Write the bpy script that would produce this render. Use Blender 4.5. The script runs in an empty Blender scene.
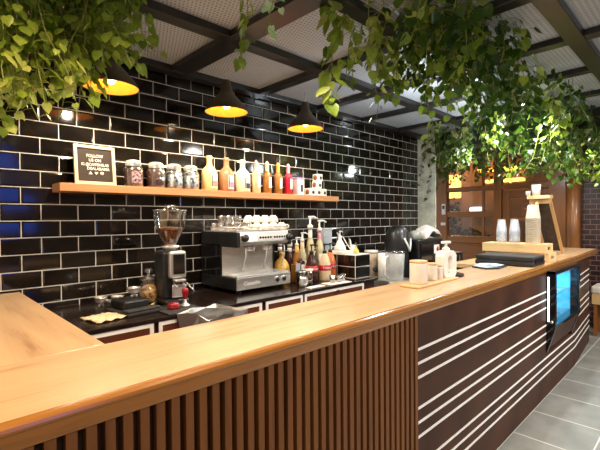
import bpy, bmesh, math, random
from mathutils import Vector, Matrix
random.seed(7)
S = bpy.context.scene
C = S.collection
PI = math.pi
R = math.radians

# ---------------------------------------------------------------- camera
cam_d = bpy.data.cameras.new('camera')
cam = bpy.data.objects.new('camera', cam_d); C.objects.link(cam)
cam_d.sensor_fit = 'HORIZONTAL'; cam_d.sensor_width = 36.0; cam_d.lens = 36.0 * 404.02 / 600.0
cam_d.clip_start = 0.02
cam.matrix_world = Matrix(((0.71536, 0.01598, -0.69857, 0), (-0.69870, 0.00426, -0.71540, 0), (-0.00846, 0.99986, 0.01421, 1.57), (0, 0, 0, 1)))
S.camera = cam
# ---------------------------------------------------------------- world, exposure, large lights
S.view_settings.view_transform = 'Standard'; S.view_settings.look = 'None'
S.view_settings.gamma = 1.0; S.view_settings.use_curve_mapping = False
S.view_settings.exposure = 1.05
W = bpy.data.worlds.new('world'); S.world = W; W.use_nodes = True
bg = W.node_tree.nodes['Background']; bg.inputs[0].default_value = (0.98, 0.95, 0.92, 1); bg.inputs[1].default_value = 0.44

def light(name, kind, loc, energy, color, size=0.05, rot=(0, 0, 0), spot=None, blend=0.6):
    d = bpy.data.lights.new(name, kind); d.energy = energy; d.color = color
    if kind == 'AREA': d.size = size
    else: d.shadow_soft_size = size
    if kind == 'SPOT': d.spot_size = R(spot); d.spot_blend = blend
    o = bpy.data.objects.new(name, d); C.objects.link(o); o.location = loc; o.rotation_euler = rot
    return o
# the row of ceiling spots along the counter
for sx, sy, e, col in ((-0.9, 1.10, 24, (1, .66, .36)), (0.20, 1.05, 27, (1, .66, .36)), (1.25, 1.02, 45, (1, .85, .66)), (3.98, 1.22, 62, (1, .96, .90)), (5.61, 1.22, 34, (1, .96, .90))):
    light('ceiling_spot_light', 'SPOT', (sx, sy, 2.56), e, col, 0.035, (0, 0, 0), 150, 0.7)
# added white fill without fixtures, brightening ceiling panels between ivy and tiled wall
for lx, ly, e in ((3.2, 1.75, 9), (4.7, 1.95, 10)):
    light('ceiling_fill_light', 'POINT', (lx, ly, 2.24), e, (.86, .94, 1), 0.08)
# customers' side: added unseen fill lights, neutral, with a warm one for the slats
for lx, ly, e, col in ((3.6, -0.8, 62, (1, .95, .88)), (0.5, -1.0, 17, (1, .66, .34)), (6.0, -0.8, 30, (1, .95, .88))):
    light('room_fill_light', 'AREA', (lx, ly, 2.6), e, col, 0.5)

# ---------------------------------------------------------------- materials
def nd(nt, t, **kw):
    n = nt.nodes.new(t)
    for k, v in kw.items(): setattr(n, k, v)
    return n
def mat(name, col, rough=.5, metal=0., var=.12, scale=18., stretch=(1, 1, 1), bump=0., emit=None, estr=0., coat=0., spec=.5, col2=None):
    m = bpy.data.materials.new(name); m.use_nodes = True; nt = m.node_tree; b = nt.nodes['Principled BSDF']
    tc = nd(nt, 'ShaderNodeTexCoord'); mp = nd(nt, 'ShaderNodeMapping'); mp.inputs['Scale'].default_value = stretch
    nz = nd(nt, 'ShaderNodeTexNoise'); nz.inputs['Scale'].default_value = scale; nz.inputs['Detail'].default_value = 5
    rp = nd(nt, 'ShaderNodeValToRGB')
    c2 = col2 if col2 else tuple(max(0, c * (1 - 2 * var)) for c in col)
    c1 = col if col2 else tuple(min(1, c * (1 + var)) for c in col)
    rp.color_ramp.elements[0].position = .35; rp.color_ramp.elements[1].position = .65
    rp.color_ramp.elements[0].color = (*c2, 1); rp.color_ramp.elements[1].color = (*c1, 1)
    L = nt.links.new
    L(tc.outputs['Object'], mp.inputs[0]); L(mp.outputs[0], nz.inputs['Vector']); L(nz.outputs[0], rp.inputs[0]); L(rp.outputs[0], b.inputs['Base Color'])
    b.inputs['Roughness'].default_value = rough; b.inputs['Metallic'].default_value = metal
    b.inputs['Specular IOR Level'].default_value = spec; b.inputs['Coat Weight'].default_value = coat
    b.inputs['Coat Roughness'].default_value = .12
    if bump:
        bp = nd(nt, 'ShaderNodeBump'); bp.inputs['Strength'].default_value = bump; bp.inputs['Distance'].default_value = .004
        L(nz.outputs[0], bp.inputs['Height']); L(bp.outputs[0], b.inputs['Normal'])
    if emit:
        b.inputs['Emission Color'].default_value = (*emit, 1); b.inputs['Emission Strength'].default_value = estr
    return m
def glass_mat(name, tint=(.95, .97, .97), refl=.12, rough=.04, edge=.75):
    m = bpy.data.materials.new(name); m.use_nodes = True; nt = m.node_tree; nt.nodes.clear(); L = nt.links.new
    out = nd(nt, 'ShaderNodeOutputMaterial'); mx = nd(nt, 'ShaderNodeMixShader'); tr = nd(nt, 'ShaderNodeBsdfTransparent'); gl = nd(nt, 'ShaderNodeBsdfGlossy')
    lw = nd(nt, 'ShaderNodeLayerWeight'); lw.inputs[0].default_value = .35
    nz = nd(nt, 'ShaderNodeTexNoise'); nz.inputs['Scale'].default_value = 6
    ma = nd(nt, 'ShaderNodeMath', operation='MULTIPLY_ADD'); ma.inputs[1].default_value = edge; ma.inputs[2].default_value = refl
    tr.inputs[0].default_value = (*tint, 1); gl.inputs['Roughness'].default_value = rough
    mr = nd(nt, 'ShaderNodeMapRange'); mr.inputs[3].default_value = rough * .7; mr.inputs[4].default_value = rough * 1.5
    L(nz.outputs[0], mr.inputs[0]); L(mr.outputs[0], gl.inputs['Roughness'])
    L(lw.outputs['Facing'], ma.inputs[0]); L(ma.outputs[0], mx.inputs[0]); L(tr.outputs[0], mx.inputs[1]); L(gl.outputs[0], mx.inputs[2]); L(mx.outputs[0], out.inputs[0])
    return m
def cloudy_mat(name, col, alpha=.55):
    m = mat(name, col, .25, var=.08); b = m.node_tree.nodes['Principled BSDF']; b.inputs['Alpha'].default_value = alpha
    return m

def wood(name, dark, light_, axis=0, rough=.3, coat=.35, fine=1.0, seam=None):
    m = bpy.data.materials.new(name); m.use_nodes = True; nt = m.node_tree; b = nt.nodes['Principled BSDF']; L = nt.links.new
    tc = nd(nt, 'ShaderNodeTexCoord'); mp = nd(nt, 'ShaderNodeMapping')
    sc = [16 * fine] * 3; sc[axis] = 1.1 * fine
    mp.inputs['Scale'].default_value = sc
    n1 = nd(nt, 'ShaderNodeTexNoise'); n1.inputs['Scale'].default_value = 1.0; n1.inputs['Detail'].default_value = 6; n1.inputs['Distortion'].default_value = .7
    n2 = nd(nt, 'ShaderNodeTexNoise'); n2.inputs['Scale'].default_value = 5.0; n2.inputs['Detail'].default_value = 3
    ad = nd(nt, 'ShaderNodeMath', operation='MULTIPLY_ADD'); ad.inputs[1].default_value = .35
    rp = nd(nt, 'ShaderNodeValToRGB'); e = rp.color_ramp.elements
    e[0].position = .42; e[1].position = .86; e[0].color = (*dark, 1); e[1].color = (*light_, 1)
    el = rp.color_ramp.elements.new(.60); el.color = tuple(.25 * d + .75 * l for d, l in zip(dark, light_)) + (1,)
    L(tc.outputs['Object'], mp.inputs[0]); L(mp.outputs[0], n1.inputs['Vector']); L(mp.outputs[0], n2.inputs['Vector'])
    L(n2.outputs[0], ad.inputs[0]); L(n1.outputs[0], ad.inputs[2]); L(ad.outputs[0], rp.inputs[0]); L(rp.outputs[0], b.inputs['Base Color'])
    b.inputs['Roughness'].default_value = rough; b.inputs['Coat Weight'].default_value = coat; b.inputs['Coat Roughness'].default_value = .15
    return m

M = {}
M['counter'] = wood('oak_counter', (.33, .175, .078), (.62, .405, .215), 0, .34, .3)
M['counter_y'] = wood('oak_counter_return', (.33, .175, .078), (.62, .405, .215), 1, .34, .3)
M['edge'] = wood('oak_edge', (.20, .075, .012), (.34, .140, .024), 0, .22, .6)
M['slat'] = wood('slat_walnut', (.090, .028, .004), (.185, .066, .011), 2, .5, .0)
M['slat_back'] = mat('slat_back', (.022, .005, .003), .6)
M['panel'] = mat('brown_panel', (.062, .023, .012), .5, scale=3, var=.18, spec=.2)
M['white_strip'] = mat('white_inlay', (.93, .91, .88), .4, var=.03)
M['wenge'] = wood('wenge', (.020, .006, .005), (.055, .016, .013), 0, .3, .3)
M['wenge_door'] = wood('wenge_door', (.07, .018, .010), (.13, .036, .018), 0, .35, .2)
M['bench_top'] = mat('bench_top', (.016, .009, .007), .22, var=.2, scale=8, spec=.6)
M['shelf'] = wood('shelf_wood', (.42, .18, .062), (.62, .30, .125), 0, .45, .1)
M['pine'] = wood('pine', (.62, .40, .17), (.80, .57, .28), 1, .5, .05)
M['pine_z'] = wood('pine_upright', (.50, .30, .11), (.66, .43, .19), 2, .5, .05)
M['lid_wood'] = wood('lid_wood', (.55, .32, .14), (.72, .47, .24), 0, .5, .05)
M['store_wood'] = wood('storefront_wood', (.15, .048, .009), (.27, .10, .022), 2, .4, .2)
M['store_wood_h'] = wood('storefront_rail', (.15, .048, .009), (.27, .10, .022), 1, .4, .2)
M['tile'] = mat('black_glazed_tile', (.013, .0095, .0070), .085, var=.3, scale=5, spec=.6)
M['grout'] = mat('grout', (.80, .77, .71), .8, var=.04, scale=30)
M['black'] = mat('black_plastic', (.014, .014, .014), .35, var=.2)
M['black_matte'] = mat('black_rubber', (.020, .019, .018), .7, var=.2)
M['black_gloss'] = mat('black_gloss', (.008, .008, .009), .12, var=.2)
M['beam'] = mat('black_steel_beam', (.016, .014, .012), .28, var=.2, spec=.6)
M['steel'] = mat('brushed_steel', (.60, .58, .54), .30, .8, var=.06, scale=6, stretch=(1, 1, 30))
M['chrome'] = mat('chrome', (.88, .87, .85), .20, .72, var=.03)
M['white'] = mat('white_plastic', (.82, .81, .78), .3, var=.03)
M['white_matte'] = mat('white_matte', (.70, .66, .60), .6, var=.03)
M['ceramic'] = mat('white_ceramic', (.85, .82, .76), .15, var=.03, coat=.3)
M['paper'] = mat('paper', (.82, .80, .76), .8, var=.04)
M['linen'] = mat('linen_cloth', (.72, .58, .36), .9, var=.08, scale=60, bump=.3)
M['red'] = mat('red_lacquer', (.30, .010, .016), .25, var=.1)
M['label_red'] = mat('label_red', (.50, .015, .030), .4, var=.06)
M['glass'] = glass_mat('clear_glass', (.95, .96, .95), .13, .07)
M['bright_glass'] = glass_mat('cut_glass', (.92, .93, .93), .34, .10)
M['pane'] = glass_mat('window_glass', (.93, .94, .94), .03, .01, .18)
M['plastic_clear'] = glass_mat('clear_plastic', (.86, .87, .88), .22, .12)
M['beans'] = mat('coffee_beans', (.10, .035, .014), .4, var=.6, scale=110, bump=1.0)
M['hopper_beans'] = mat('roast_beans', (.24, .085, .030), .4, var=.6, scale=120, bump=1.0)
M['cookies'] = mat('brown_biscuits', (.62, .36, .15), .7, var=.4, scale=45, bump=1.0)
M['capsules'] = mat('silver_sachets', (.55, .58, .60), .3, .6, var=.45, scale=40, bump=1.0)
M['pink_mix'] = mat('pink_petals', (.42, .26, .28), .6, var=.5, scale=60, bump=1.0)
M['jarlid'] = mat('jar_lid', (.74, .70, .60), .3, .3, var=.2, scale=50)
M['brown'] = mat('brown_print', (.30, .11, .05), .6)
M['ink'] = mat('dark_ink', (.03, .03, .035), .6)
M['purple'] = mat('lilac_card', (.40, .30, .62), .6)
M['pink_card'] = mat('pink_card', (.70, .45, .48), .6)
M['salmon'] = mat('salmon_label', (.72, .22, .16), .5)
M['magenta'] = mat('magenta_label', (.66, .20, .36), .5)
M['gold_in'] = mat('gold_enamel', (.78, .27, .014), .5, var=.05)
M['shade'] = mat('bronze_shade', (.085, .062, .032), .35, var=.15, spec=.5)
M['bulb'] = mat('lit_bulb', (1, .9, .7), .5, emit=(1, .80, .46), estr=7)
M['led'] = mat('lit_led', (1, 1, 1), .5, emit=(.90, 1, .95), estr=40)
M['plaster'] = mat('pale_plaster', (.74, .72, .58), .85, var=.12, scale=9, bump=.3)
M['grey_card'] = mat('grey_blue_plastic', (.42, .46, .50), .5, var=.04)
M['cream'] = mat('vanilla_cream', (.82, .60, .26), .35, var=.04)
M['caramel'] = mat('caramel_sauce', (.42, .20, .09), .35, var=.06)
M['ivory'] = mat('ivory_sauce', (.84, .76, .52), .35, var=.03)
M['white_sauce'] = mat('white_chocolate', (.78, .62, .40), .35, var=.04)
M['choc'] = mat('dark_chocolate', (.045, .014, .010), .2, var=.1)
M['orange'] = mat('orange_caramel', (.62, .17, .040), .3, var=.06)
M['yellow'] = mat('honey_yellow', (.78, .46, .09), .3, var=.08)
M['amber'] = mat('amber_syrup', (.34, .14, .030), .12, var=.1)
M['pale_syrup'] = mat('pale_syrup', (.62, .55, .34), .12, var=.1)
M['red_syrup'] = mat('red_syrup', (.50, .010, .030), .12, var=.1)
M['pink'] = mat('pink_plastic', (.80, .34, .40), .4)
M['paper_cup'] = mat('kraft_cup', (.46, .38, .27), .6, var=.08)
M['kraft'] = mat('kraft_board', (.55, .42, .27), .7, var=.08)
M['leaf_stem'] = mat('ivy_stem', (.26, .30, .06), .6, var=.2)
M['slate'] = mat('dark_slate_board', (.035, .025, .025), .25, var=.2)
M['felt'] = mat('brown_felt', (.040, .024, .015), .8, var=.1, scale=3, stretch=(1, 1, 60))
M['board_frame'] = mat('cream_wood_frame', (.78, .64, .40), .5, var=.05)
M['glow_blue'] = mat('fridge_liner', (.16, .50, .66), .5, var=.08)
M['cool_led'] = mat('cool_led_strip', (.8, .95, 1), .5, emit=(.70, .92, 1), estr=1.5)
M['cushion'] = mat('cream_cushion', (.72, .66, .56), .8, var=.06)
M['night'] = mat('night_plaster', (.12, .055, .025), .8, var=.2, scale=2)
M['dark_wall'] = mat('dark_paint', (.035, .026, .022), .6)

def leaf_mat(name, c1, c2, c3, tr=.35, spec=.5):
    m = bpy.data.materials.new(name); m.use_nodes = True; nt = m.node_tree; nt.nodes.clear(); L = nt.links.new
    out = nd(nt, 'ShaderNodeOutputMaterial'); ge = nd(nt, 'ShaderNodeNewGeometry'); rp = nd(nt, 'ShaderNodeValToRGB')
    e = rp.color_ramp.elements; e[0].color = (*c1, 1); e[1].color = (*c3, 1); x = e.new(.5); x.color = (*c2, 1)
    tc = nd(nt, 'ShaderNodeTexCoord'); nz = nd(nt, 'ShaderNodeTexNoise'); nz.inputs['Scale'].default_value = 70
    mxc = nd(nt, 'ShaderNodeMath', operation='MULTIPLY_ADD'); mxc.inputs[1].default_value = .5
    sb = nd(nt, 'ShaderNodeMath', operation='ADD'); sb.inputs[1].default_value = -.25
    L(tc.outputs['Object'], nz.inputs['Vector']); L(nz.outputs[0], mxc.inputs[0]); L(ge.outputs['Random Per Island'], mxc.inputs[2]); L(mxc.outputs[0], sb.inputs[0]); L(sb.outputs[0], rp.inputs[0])
    b = nd(nt, 'ShaderNodeBsdfPrincipled'); b.inputs['Roughness'].default_value = .38; b.inputs['Specular IOR Level'].default_value = spec; t = nd(nt, 'ShaderNodeBsdfTranslucent'); mx = nd(nt, 'ShaderNodeMixShader'); mx.inputs[0].default_value = tr
    L(rp.outputs[0], b.inputs['Base Color']); L(rp.outputs[0], t.inputs[0]); L(b.outputs[0], mx.inputs[1]); L(t.outputs[0], mx.inputs[2]); L(mx.outputs[0], out.inputs[0])
    return m
M['leaf'] = leaf_mat('ivy_leaf', (.10, .18, .012), (.28, .40, .042), (.56, .61, .17))
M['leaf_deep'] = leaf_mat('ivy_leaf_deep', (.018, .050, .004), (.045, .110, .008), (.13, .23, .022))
M['leaf_small'] = leaf_mat('small_leaf', (.035, .070, .010), (.10, .15, .020), (.45, .46, .20))
M['bush'] = leaf_mat('night_bush', (.020, .025, .010), (.05, .04, .012), (.22, .13, .03), .2, .1)

# ---------------------------------------------------------------- mesh builder
class MB:
    def __init__(s): s.v = []; s.f = []; s.sm = []
    def add(s, vs, fs, smooth=False):
        n = len(s.v); s.v += [tuple(v) for v in vs]; s.f += [tuple(i + n for i in f) for f in fs]; s.sm += [smooth] * len(fs); return s
    def box(s, x0, x1, y0, y1, z0, z1, bev=0.):
        if bev <= 0:
            vs = [(x, y, z) for x in (x0, x1) for y in (y0, y1) for z in (z0, z1)]
            return s.add(vs, [(0, 1, 3, 2), (4, 6, 7, 5), (0, 4, 5, 1), (2, 3, 7, 6), (0, 2, 6, 4), (1, 5, 7, 3)])
        bm = bmesh.new(); bmesh.ops.create_cube(bm, size=1)
        for v in bm.verts: v.co = Vector(((x0 + x1) / 2 + v.co.x * (x1 - x0), (y0 + y1) / 2 + v.co.y * (y1 - y0), (z0 + z1) / 2 + v.co.z * (z1 - z0)))
        bmesh.ops.bevel(bm, geom=list(bm.edges), offset=bev, segments=3, profile=.5, affect='EDGES')
        return s.frombm(bm, False)
    def frombm(s, bm, smooth=True):
        bm.verts.index_update(); s.add([v.co[:] for v in bm.verts], [[v.index for v in f.verts] for f in bm.faces], smooth); bm.free(); return s
    def lathe(s, prof, c=(0, 0, 0), n=24, smooth=True, axis=None):
        # prof: (r, z) from one end to the other; a radius of 0 closes it
        vs = []; fs = []; rows = []
        for r, z in prof:
            if r <= 1e-6: rows.append([len(vs)]); vs.append((0, 0, z))
            else:
                rows.append(list(range(len(vs), len(vs) + n))); vs += [(r * math.cos(2 * PI * i / n), r * math.sin(2 * PI * i / n), z) for i in range(n)]
        for a, b in zip(rows, rows[1:]):
            for i in range(n):
                j = (i + 1) % n
                if len(a) == 1 and len(b) == 1: break
                if len(a) == 1: fs.append((a[0], b[i], b[j]))
                elif len(b) == 1: fs.append((a[i], a[j], b[0]))
                else: fs.append((a[i], a[j], b[j], b[i]))
        q = Vector((0, 0, 1)).rotation_difference(Vector(axis)) if axis else None
        c = Vector(c)
        return s.add([(c + (q @ Vector(v) if q else Vector(v)))[:] for v in vs], fs, smooth)
    def tube(s, pts, r, n=8, cap=True, r2=None):
        pts = [Vector(p) for p in pts]; vs = []; fs = []; N = len(pts); up = None
        for i, p in enumerate(pts):
            d = (pts[min(i + 1, N - 1)] - pts[max(i - 1, 0)])
            d = d.normalized() if d.length > 0 else Vector((0, 0, 1))
            if up is None: up = d.orthogonal().normalized()
            up = (up - d * up.dot(d)); up = up.normalized() if up.length > 1e-6 else d.orthogonal().normalized()
            w = d.cross(up); rr = r if r2 is None else r + (r2 - r) * i / max(1, N - 1)
            vs += [(p + rr * (math.cos(2 * PI * k / n) * up + math.sin(2 * PI * k / n) * w))[:] for k in range(n)]
        for i in range(N - 1):
            for k in range(n):
                a, b = i * n + k, i * n + (k + 1) % n; fs.append((a, b, b + n, a + n))
        if cap: fs += [tuple(range(n))[::-1], tuple(range((N - 1) * n, N * n))]
        return s.add(vs, fs, True)
    def prism(s, poly, y0, y1, axis=1):
        # polygon in the two other axes, extruded along axis
        n = len(poly)
        def p(a, b, t): return (a, t, b) if axis == 1 else ((t, a, b) if axis == 0 else (a, b, t))
        vs = [p(a, b, y0) for a, b in poly] + [p(a, b, y1) for a, b in poly]
        return s.add(vs, [tuple(range(n)), tuple(range(n, 2 * n))[::-1]] + [(i, i + n, (i + 1) % n + n, (i + 1) % n) for i in range(n)])
    def build(s, name, m, parent=None, loc=(0, 0, 0), rotz=0, bev=0, recalc=True):
        me = bpy.data.meshes.new(name); me.from_pydata(s.v, [], s.f); me.polygons.foreach_set('use_smooth', s.sm); me.validate(); me.update()
        if recalc:
            bm = bmesh.new(); bm.from_mesh(me); bmesh.ops.recalc_face_normals(bm, faces=bm.faces); bm.to_mesh(me); bm.free()
        me.materials.append(m if not isinstance(m, str) else M[m])
        o = bpy.data.objects.new(name, me); C.objects.link(o); o.location = loc; o.rotation_euler = (0, 0, rotz)
        if parent: o.parent = parent
        if bev:
            md = o.modifiers.new('bevel', 'BEVEL'); md.width = bev; md.segments = 2; md.limit_method = 'ANGLE'
        return o
def tag(o, label, cat, group=None, kind=None):
    if label: o['label'] = label
    if cat: o['category'] = cat
    if group: o['group'] = group
    if kind: o['kind'] = kind
    return o
def thing(name, label, cat, loc=(0, 0, 0), rotz=0, group=None):
    o = bpy.data.objects.new(name, None); C.objects.link(o); o.empty_display_size = .05
    o.location = loc; o.rotation_euler = (0, 0, rotz); return tag(o, label, cat, group)
def struct(o): o['kind'] = 'structure'; return o
def dup(root, loc, label, rotz=None, group=None):
    r = root.copy(); C.objects.link(r); r.location = loc; r['label'] = label
    if rotz is not None: r.rotation_euler = (0, 0, rotz)
    if group: r['group'] = group
    for ch in list(root.children):
        c = ch.copy(); C.objects.link(c); c.parent = r
        for g in list(ch.children):
            d = g.copy(); C.objects.link(d); d.parent = c
    return r
def text(name, body, size, m, parent, loc, rot, ext=.0008, align='CENTER', shear=0., sx=1.0, bold=0.):
    cu = bpy.data.curves.new(name, 'FONT'); cu.body = body; cu.size = size; cu.extrude = ext; cu.align_x = align; cu.align_y = 'CENTER'; cu.shear = shear; cu.resolution_u = 3; cu.offset = bold
    tmp = bpy.data.objects.new(name + '_tmp', cu); C.objects.link(tmp)
    bpy.context.view_layer.update()
    me = bpy.data.meshes.new_from_object(tmp.evaluated_get(bpy.context.evaluated_depsgraph_get()))
    bpy.data.objects.remove(tmp); bpy.data.curves.remove(cu)
    me.materials.clear(); me.materials.append(M[m]); me.name = name
    o = bpy.data.objects.new(name, me); C.objects.link(o); o.location = loc; o.rotation_euler = rot; o.scale = (sx, 1, 1)
    if parent: o.parent = parent
    return o
FRONT = (PI / 2, 0, 0)            # text that reads from the camera side (faces -Y)

# ================================================================ SETTING
D = 2.88; ZC = 2.70; CT = 1.155; BT = 1.03
# floor: square grey tiles, light grout
fm = bpy.data.materials.new('grey_floor_tile'); fm.use_nodes = True; nt = fm.node_tree; b = nt.nodes['Principled BSDF']
tc = nd(nt, 'ShaderNodeTexCoord'); mp = nd(nt, 'ShaderNodeMapping'); mp.inputs['Location'].default_value = (-3.16, -.557, 0)
br = nd(nt, 'ShaderNodeTexBrick'); br.offset = 0; br.inputs['Scale'].default_value = 1; br.inputs['Mortar Size'].default_value = .0045; br.inputs['Brick Width'].default_value = .4633; br.inputs['Row Height'].default_value = .4633; br.inputs['Mortar Smooth'].default_value = .1
nz = nd(nt, 'ShaderNodeTexNoise'); nz.inputs['Scale'].default_value = 5; nz.inputs['Detail'].default_value = 6; rp = nd(nt, 'ShaderNodeValToRGB')
rp.color_ramp.elements[0].color = (.185, .188, .172, 1); rp.color_ramp.elements[1].color = (.265, .268, .245, 1); rp.color_ramp.elements[0].position = .3; rp.color_ramp.elements[1].position = .7
nt.links.new(tc.outputs['Object'], mp.inputs[0]); nt.links.new(mp.outputs[0], br.inputs['Vector']); nt.links.new(tc.outputs['Object'], nz.inputs['Vector']); nt.links.new(nz.outputs[0], rp.inputs[0])
nt.links.new(rp.outputs[0], br.inputs['Color1']); nt.links.new(rp.outputs[0], br.inputs['Color2']); br.inputs['Mortar'].default_value = (.62, .61, .56, 1)
nt.links.new(br.outputs['Color'], b.inputs['Base Color']); b.inputs['Roughness'].default_value = .42
struct(MB().box(-3, 11.5, -4.2, 5, -.1, 0).build('floor', fm))

# back wall: bevelled black subway tiles over grout
PX, PZ, GR = .2059, .1014, .0062
zrow = 1.57 + .0365 * D; xg = .1709 * D
def subway(x0, x1, z0, z1, Y, px=PX, pz=PZ, tilt=.0016):
    mb = MB(); r0 = math.floor((z0 - zrow) / pz) - 1; r1 = math.ceil((z1 - zrow) / pz) + 1
    for r in range(r0, r1):
        a, c = max(z0, zrow + r * pz + GR / 2), min(z1, zrow + (r + 1) * pz - GR / 2)
        if c - a < .008: continue
        off = xg + (0 if r % 2 == 0 else px / 2)
        for k in range(math.floor((x0 - off) / px) - 1, math.ceil((x1 - off) / px) + 1):
            l, q = max(x0, off + k * px + GR / 2), min(x1, off + (k + 1) * px - GR / 2)
            if q - l < .012: continue
            bv = min(.009, (q - l) / 3, (c - a) / 3); t1, t2 = random.uniform(-tilt, tilt), random.uniform(-tilt, tilt)
            zf = .0045
            vs = [(l, Y - .0005, a), (q, Y - .0005, a), (q, Y - .0005, c), (l, Y - .0005, c)]
            vs += [(l, Y - .002, a), (q, Y - .002, a), (q, Y - .002, c), (l, Y - .002, c)]
            vs += [(l + bv, Y - zf - t1 - t2, a + bv), (q - bv, Y - zf + t1 - t2, a + bv), (q - bv, Y - zf + t1 + t2, c - bv), (l + bv, Y - zf - t1 + t2, c - bv)]
            mb.add(vs, [(8, 9, 10, 11), (4, 5, 9, 8), (5, 6, 10, 9), (6, 7, 11, 10), (7, 4, 8, 11), (0, 1, 5, 4), (1, 2, 6, 5), (2, 3, 7, 6), (3, 0, 4, 7)])
    return mb
wall = struct(MB().box(-2.2, 5.11, D, D + .2, 0, 2.95).build('wall_back', 'grout'))
wt = subway(-.6, 5.105, .95, 2.685, D).build('wall_tile', 'tile', wall)
# the rest of the room: warm dark walls, a blue-lit window behind the camera
struct(MB().box(-3, 11.5, -4.4, -4.2, 0, 2.95).build('wall_front', mat('brown_plaster', (.24, .17, .12), .9)))
struct(MB().box(.85, 1.72, -4.2, -4.17, 1.78, 2.5).build('window_3', mat('blue_lit_glass', (.02, .06, .5), .3, emit=(.03, .16, 1), estr=1.6)))
# pier at the end of the tiles
struct(MB().box(5.115, 5.15, 2.628, 3.6, 0, 2.95).build('wall_pier', 'plaster'))

# ceiling: slab above, expanded-metal panels between black beams
cm = bpy.data.materials.new('expanded_metal'); cm.use_nodes = True; nt = cm.node_tree; b = nt.nodes['Principled BSDF']; L = nt.links.new
tc = nd(nt, 'ShaderNodeTexCoord'); mp = nd(nt, 'ShaderNodeMapping'); mp.inputs['Rotation'].default_value = (0, 0, R(0)); mp.inputs['Scale'].default_value = (1, .42, 1)
vo = nd(nt, 'ShaderNodeTexVoronoi'); vo.inputs['Scale'].default_value = 64; vo.inputs['Randomness'].default_value = 0; vo.distance = 'MANHATTAN'
mp2 = nd(nt, 'ShaderNodeMapping'); mp2.inputs['Rotation'].default_value = (0, 0, R(45))
rp = nd(nt, 'ShaderNodeValToRGB'); rp.color_ramp.elements[0].position = .40; rp.color_ramp.elements[1].position = .52
rp.color_ramp.elements[0].color = (.09, .095, .105, 1); rp.color_ramp.elements[1].color = (.53, .57, .63, 1)
n2 = nd(nt, 'ShaderNodeTexNoise'); n2.inputs['Scale'].default_value = 2.2; n2.inputs['Detail'].default_value = 4
mr = nd(nt, 'ShaderNodeMapRange'); mr.inputs[3].default_value = .75; mr.inputs[4].default_value = 1.2
mxx = nd(nt, 'ShaderNodeMix', data_type='RGBA', blend_type='MULTIPLY'); mxx.inputs[0].default_value = 1
L(tc.outputs['Object'], mp.inputs[0]); L(mp.outputs[0], mp2.inputs[0]); L(mp2.outputs[0], vo.inputs['Vector']); L(vo.outputs['Distance'], rp.inputs[0])
L(tc.outputs['Object'], n2.inputs['Vector']); L(n2.outputs[0], mr.inputs[0]); L(rp.outputs[0], mxx.inputs[6]); L(mr.outputs[0], mxx.inputs[7]); L(mxx.outputs[2], b.inputs['Base Color'])
b.inputs['Roughness'].default_value = .5; b.inputs['Metallic'].default_value = .2
struct(MB().box(-2.2, 8.2, -4.2, 3.6, ZC, ZC + .03).build('ceiling', cm))
ti = 1
for y in (2.80, 2.06, 1.33, .60, -.13, -.86, -1.6):
    struct(MB().box(-2.2, 8.2, y - .05, y + .05, 2.655, ZC).build('trim_%d' % ti, 'beam', bev=.004)); ti += 1
for x, w in ((-.77, .1), (-.02, .1), (.73, .1), (1.475, .15), (2.25, .09), (2.99, .09), (3.70, .08), (4.45, .08), (5.95, .08), (6.7, .08)):
    struct(MB().box(x - w / 2, x + w / 2, -4.2, 2.88, 2.660, ZC).build('trim_%d' % ti, 'beam', bev=.004)); ti += 1
# dark bulkhead above the end of the counter
struct(MB().box(5.12, 5.26, -1.5, 3.6, 2.49, ZC).build('trim_%d' % ti, 'beam')); ti += 1
g = MB()
for k in range(14): g.box(5.105, 5.12, 2.55 - k * .035 - .022, 2.55 - k * .035, 2.53, 2.66)
struct(g.build('trim_%d' % ti, 'black_matte')); ti += 1

# storefront at the far end: posts, rails, panes, door, panel and column
SX = 6.9
def post(name, y0, y1, z0, z1, m='store_wood', d=.06, parent=None, x=SX):
    return MB().box(x - d, x + d, y0, y1, z0, z1).build(name, m, parent, bev=.006)
sf = struct(post('wall_storefront', 3.30, 3.56, 0, 2.70))
struct(post('trim_%d' % ti, 2.385, 2.50, 0, 2.70)); ti += 1
for z0, z1 in ((1.14, 1.26), (1.58, 1.68), (2.02, 2.10), (2.60, 2.70), (0, .12)):
    struct(post('trim_%d' % ti, 2.50, 3.30, z0, z1, 'store_wood_h', .045)); ti += 1
for z0, z1 in ((2.02, 2.10), (2.60, 2.70)):
    struct(post('trim_%d' % ti, 1.70, 2.385, z0, z1, 'store_wood_h', .045)); ti += 1
w1 = struct(MB().box(SX - .004, SX + .004, 2.50, 3.30, .12, 2.6).build('window_1', 'pane'))
post('window_mullion', 2.665, 2.70, .12, 2.6, 'store_wood', .03, w1)
post('sill_panel', 2.50, 3.30, .12, 1.14, 'store_wood_h', .02, w1)
w2 = struct(MB().box(SX - .004, SX + .004, 1.70, 2.385, 2.10, 2.6).build('window_2', 'pane'))
d1 = struct(MB().box(SX - .03, SX + .03, 2.28, 2.375, 0, 2.0).box(SX - .03, SX + .03, 1.72, 1.80, 0, 2.0).box(SX - .03, SX + .03, 1.80, 2.28, 1.88, 2.0).box(SX - .03, SX + .03, 1.80, 2.28, 0, .5).build('door_1', 'store_wood', bev=.006))
MB().box(SX - .004, SX + .004, 1.80, 2.28, .5, 1.88).build('door_pane', 'pane', d1)
MB().box(SX - .02, SX + .02, 1.80, 2.28, 1.52, 1.57).build('door_rail', 'store_wood_h', d1)
struct(post('wall_panel', 1.50, 1.72, 0, 2.70, 'store_wood', .05))
struct(MB().lathe([(0, 0), (.085, 0), (.085, 2.66), (0, 2.66)], (SX - .02, 1.415, 0), 24).build('wall_column', 'store_wood'))
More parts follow.
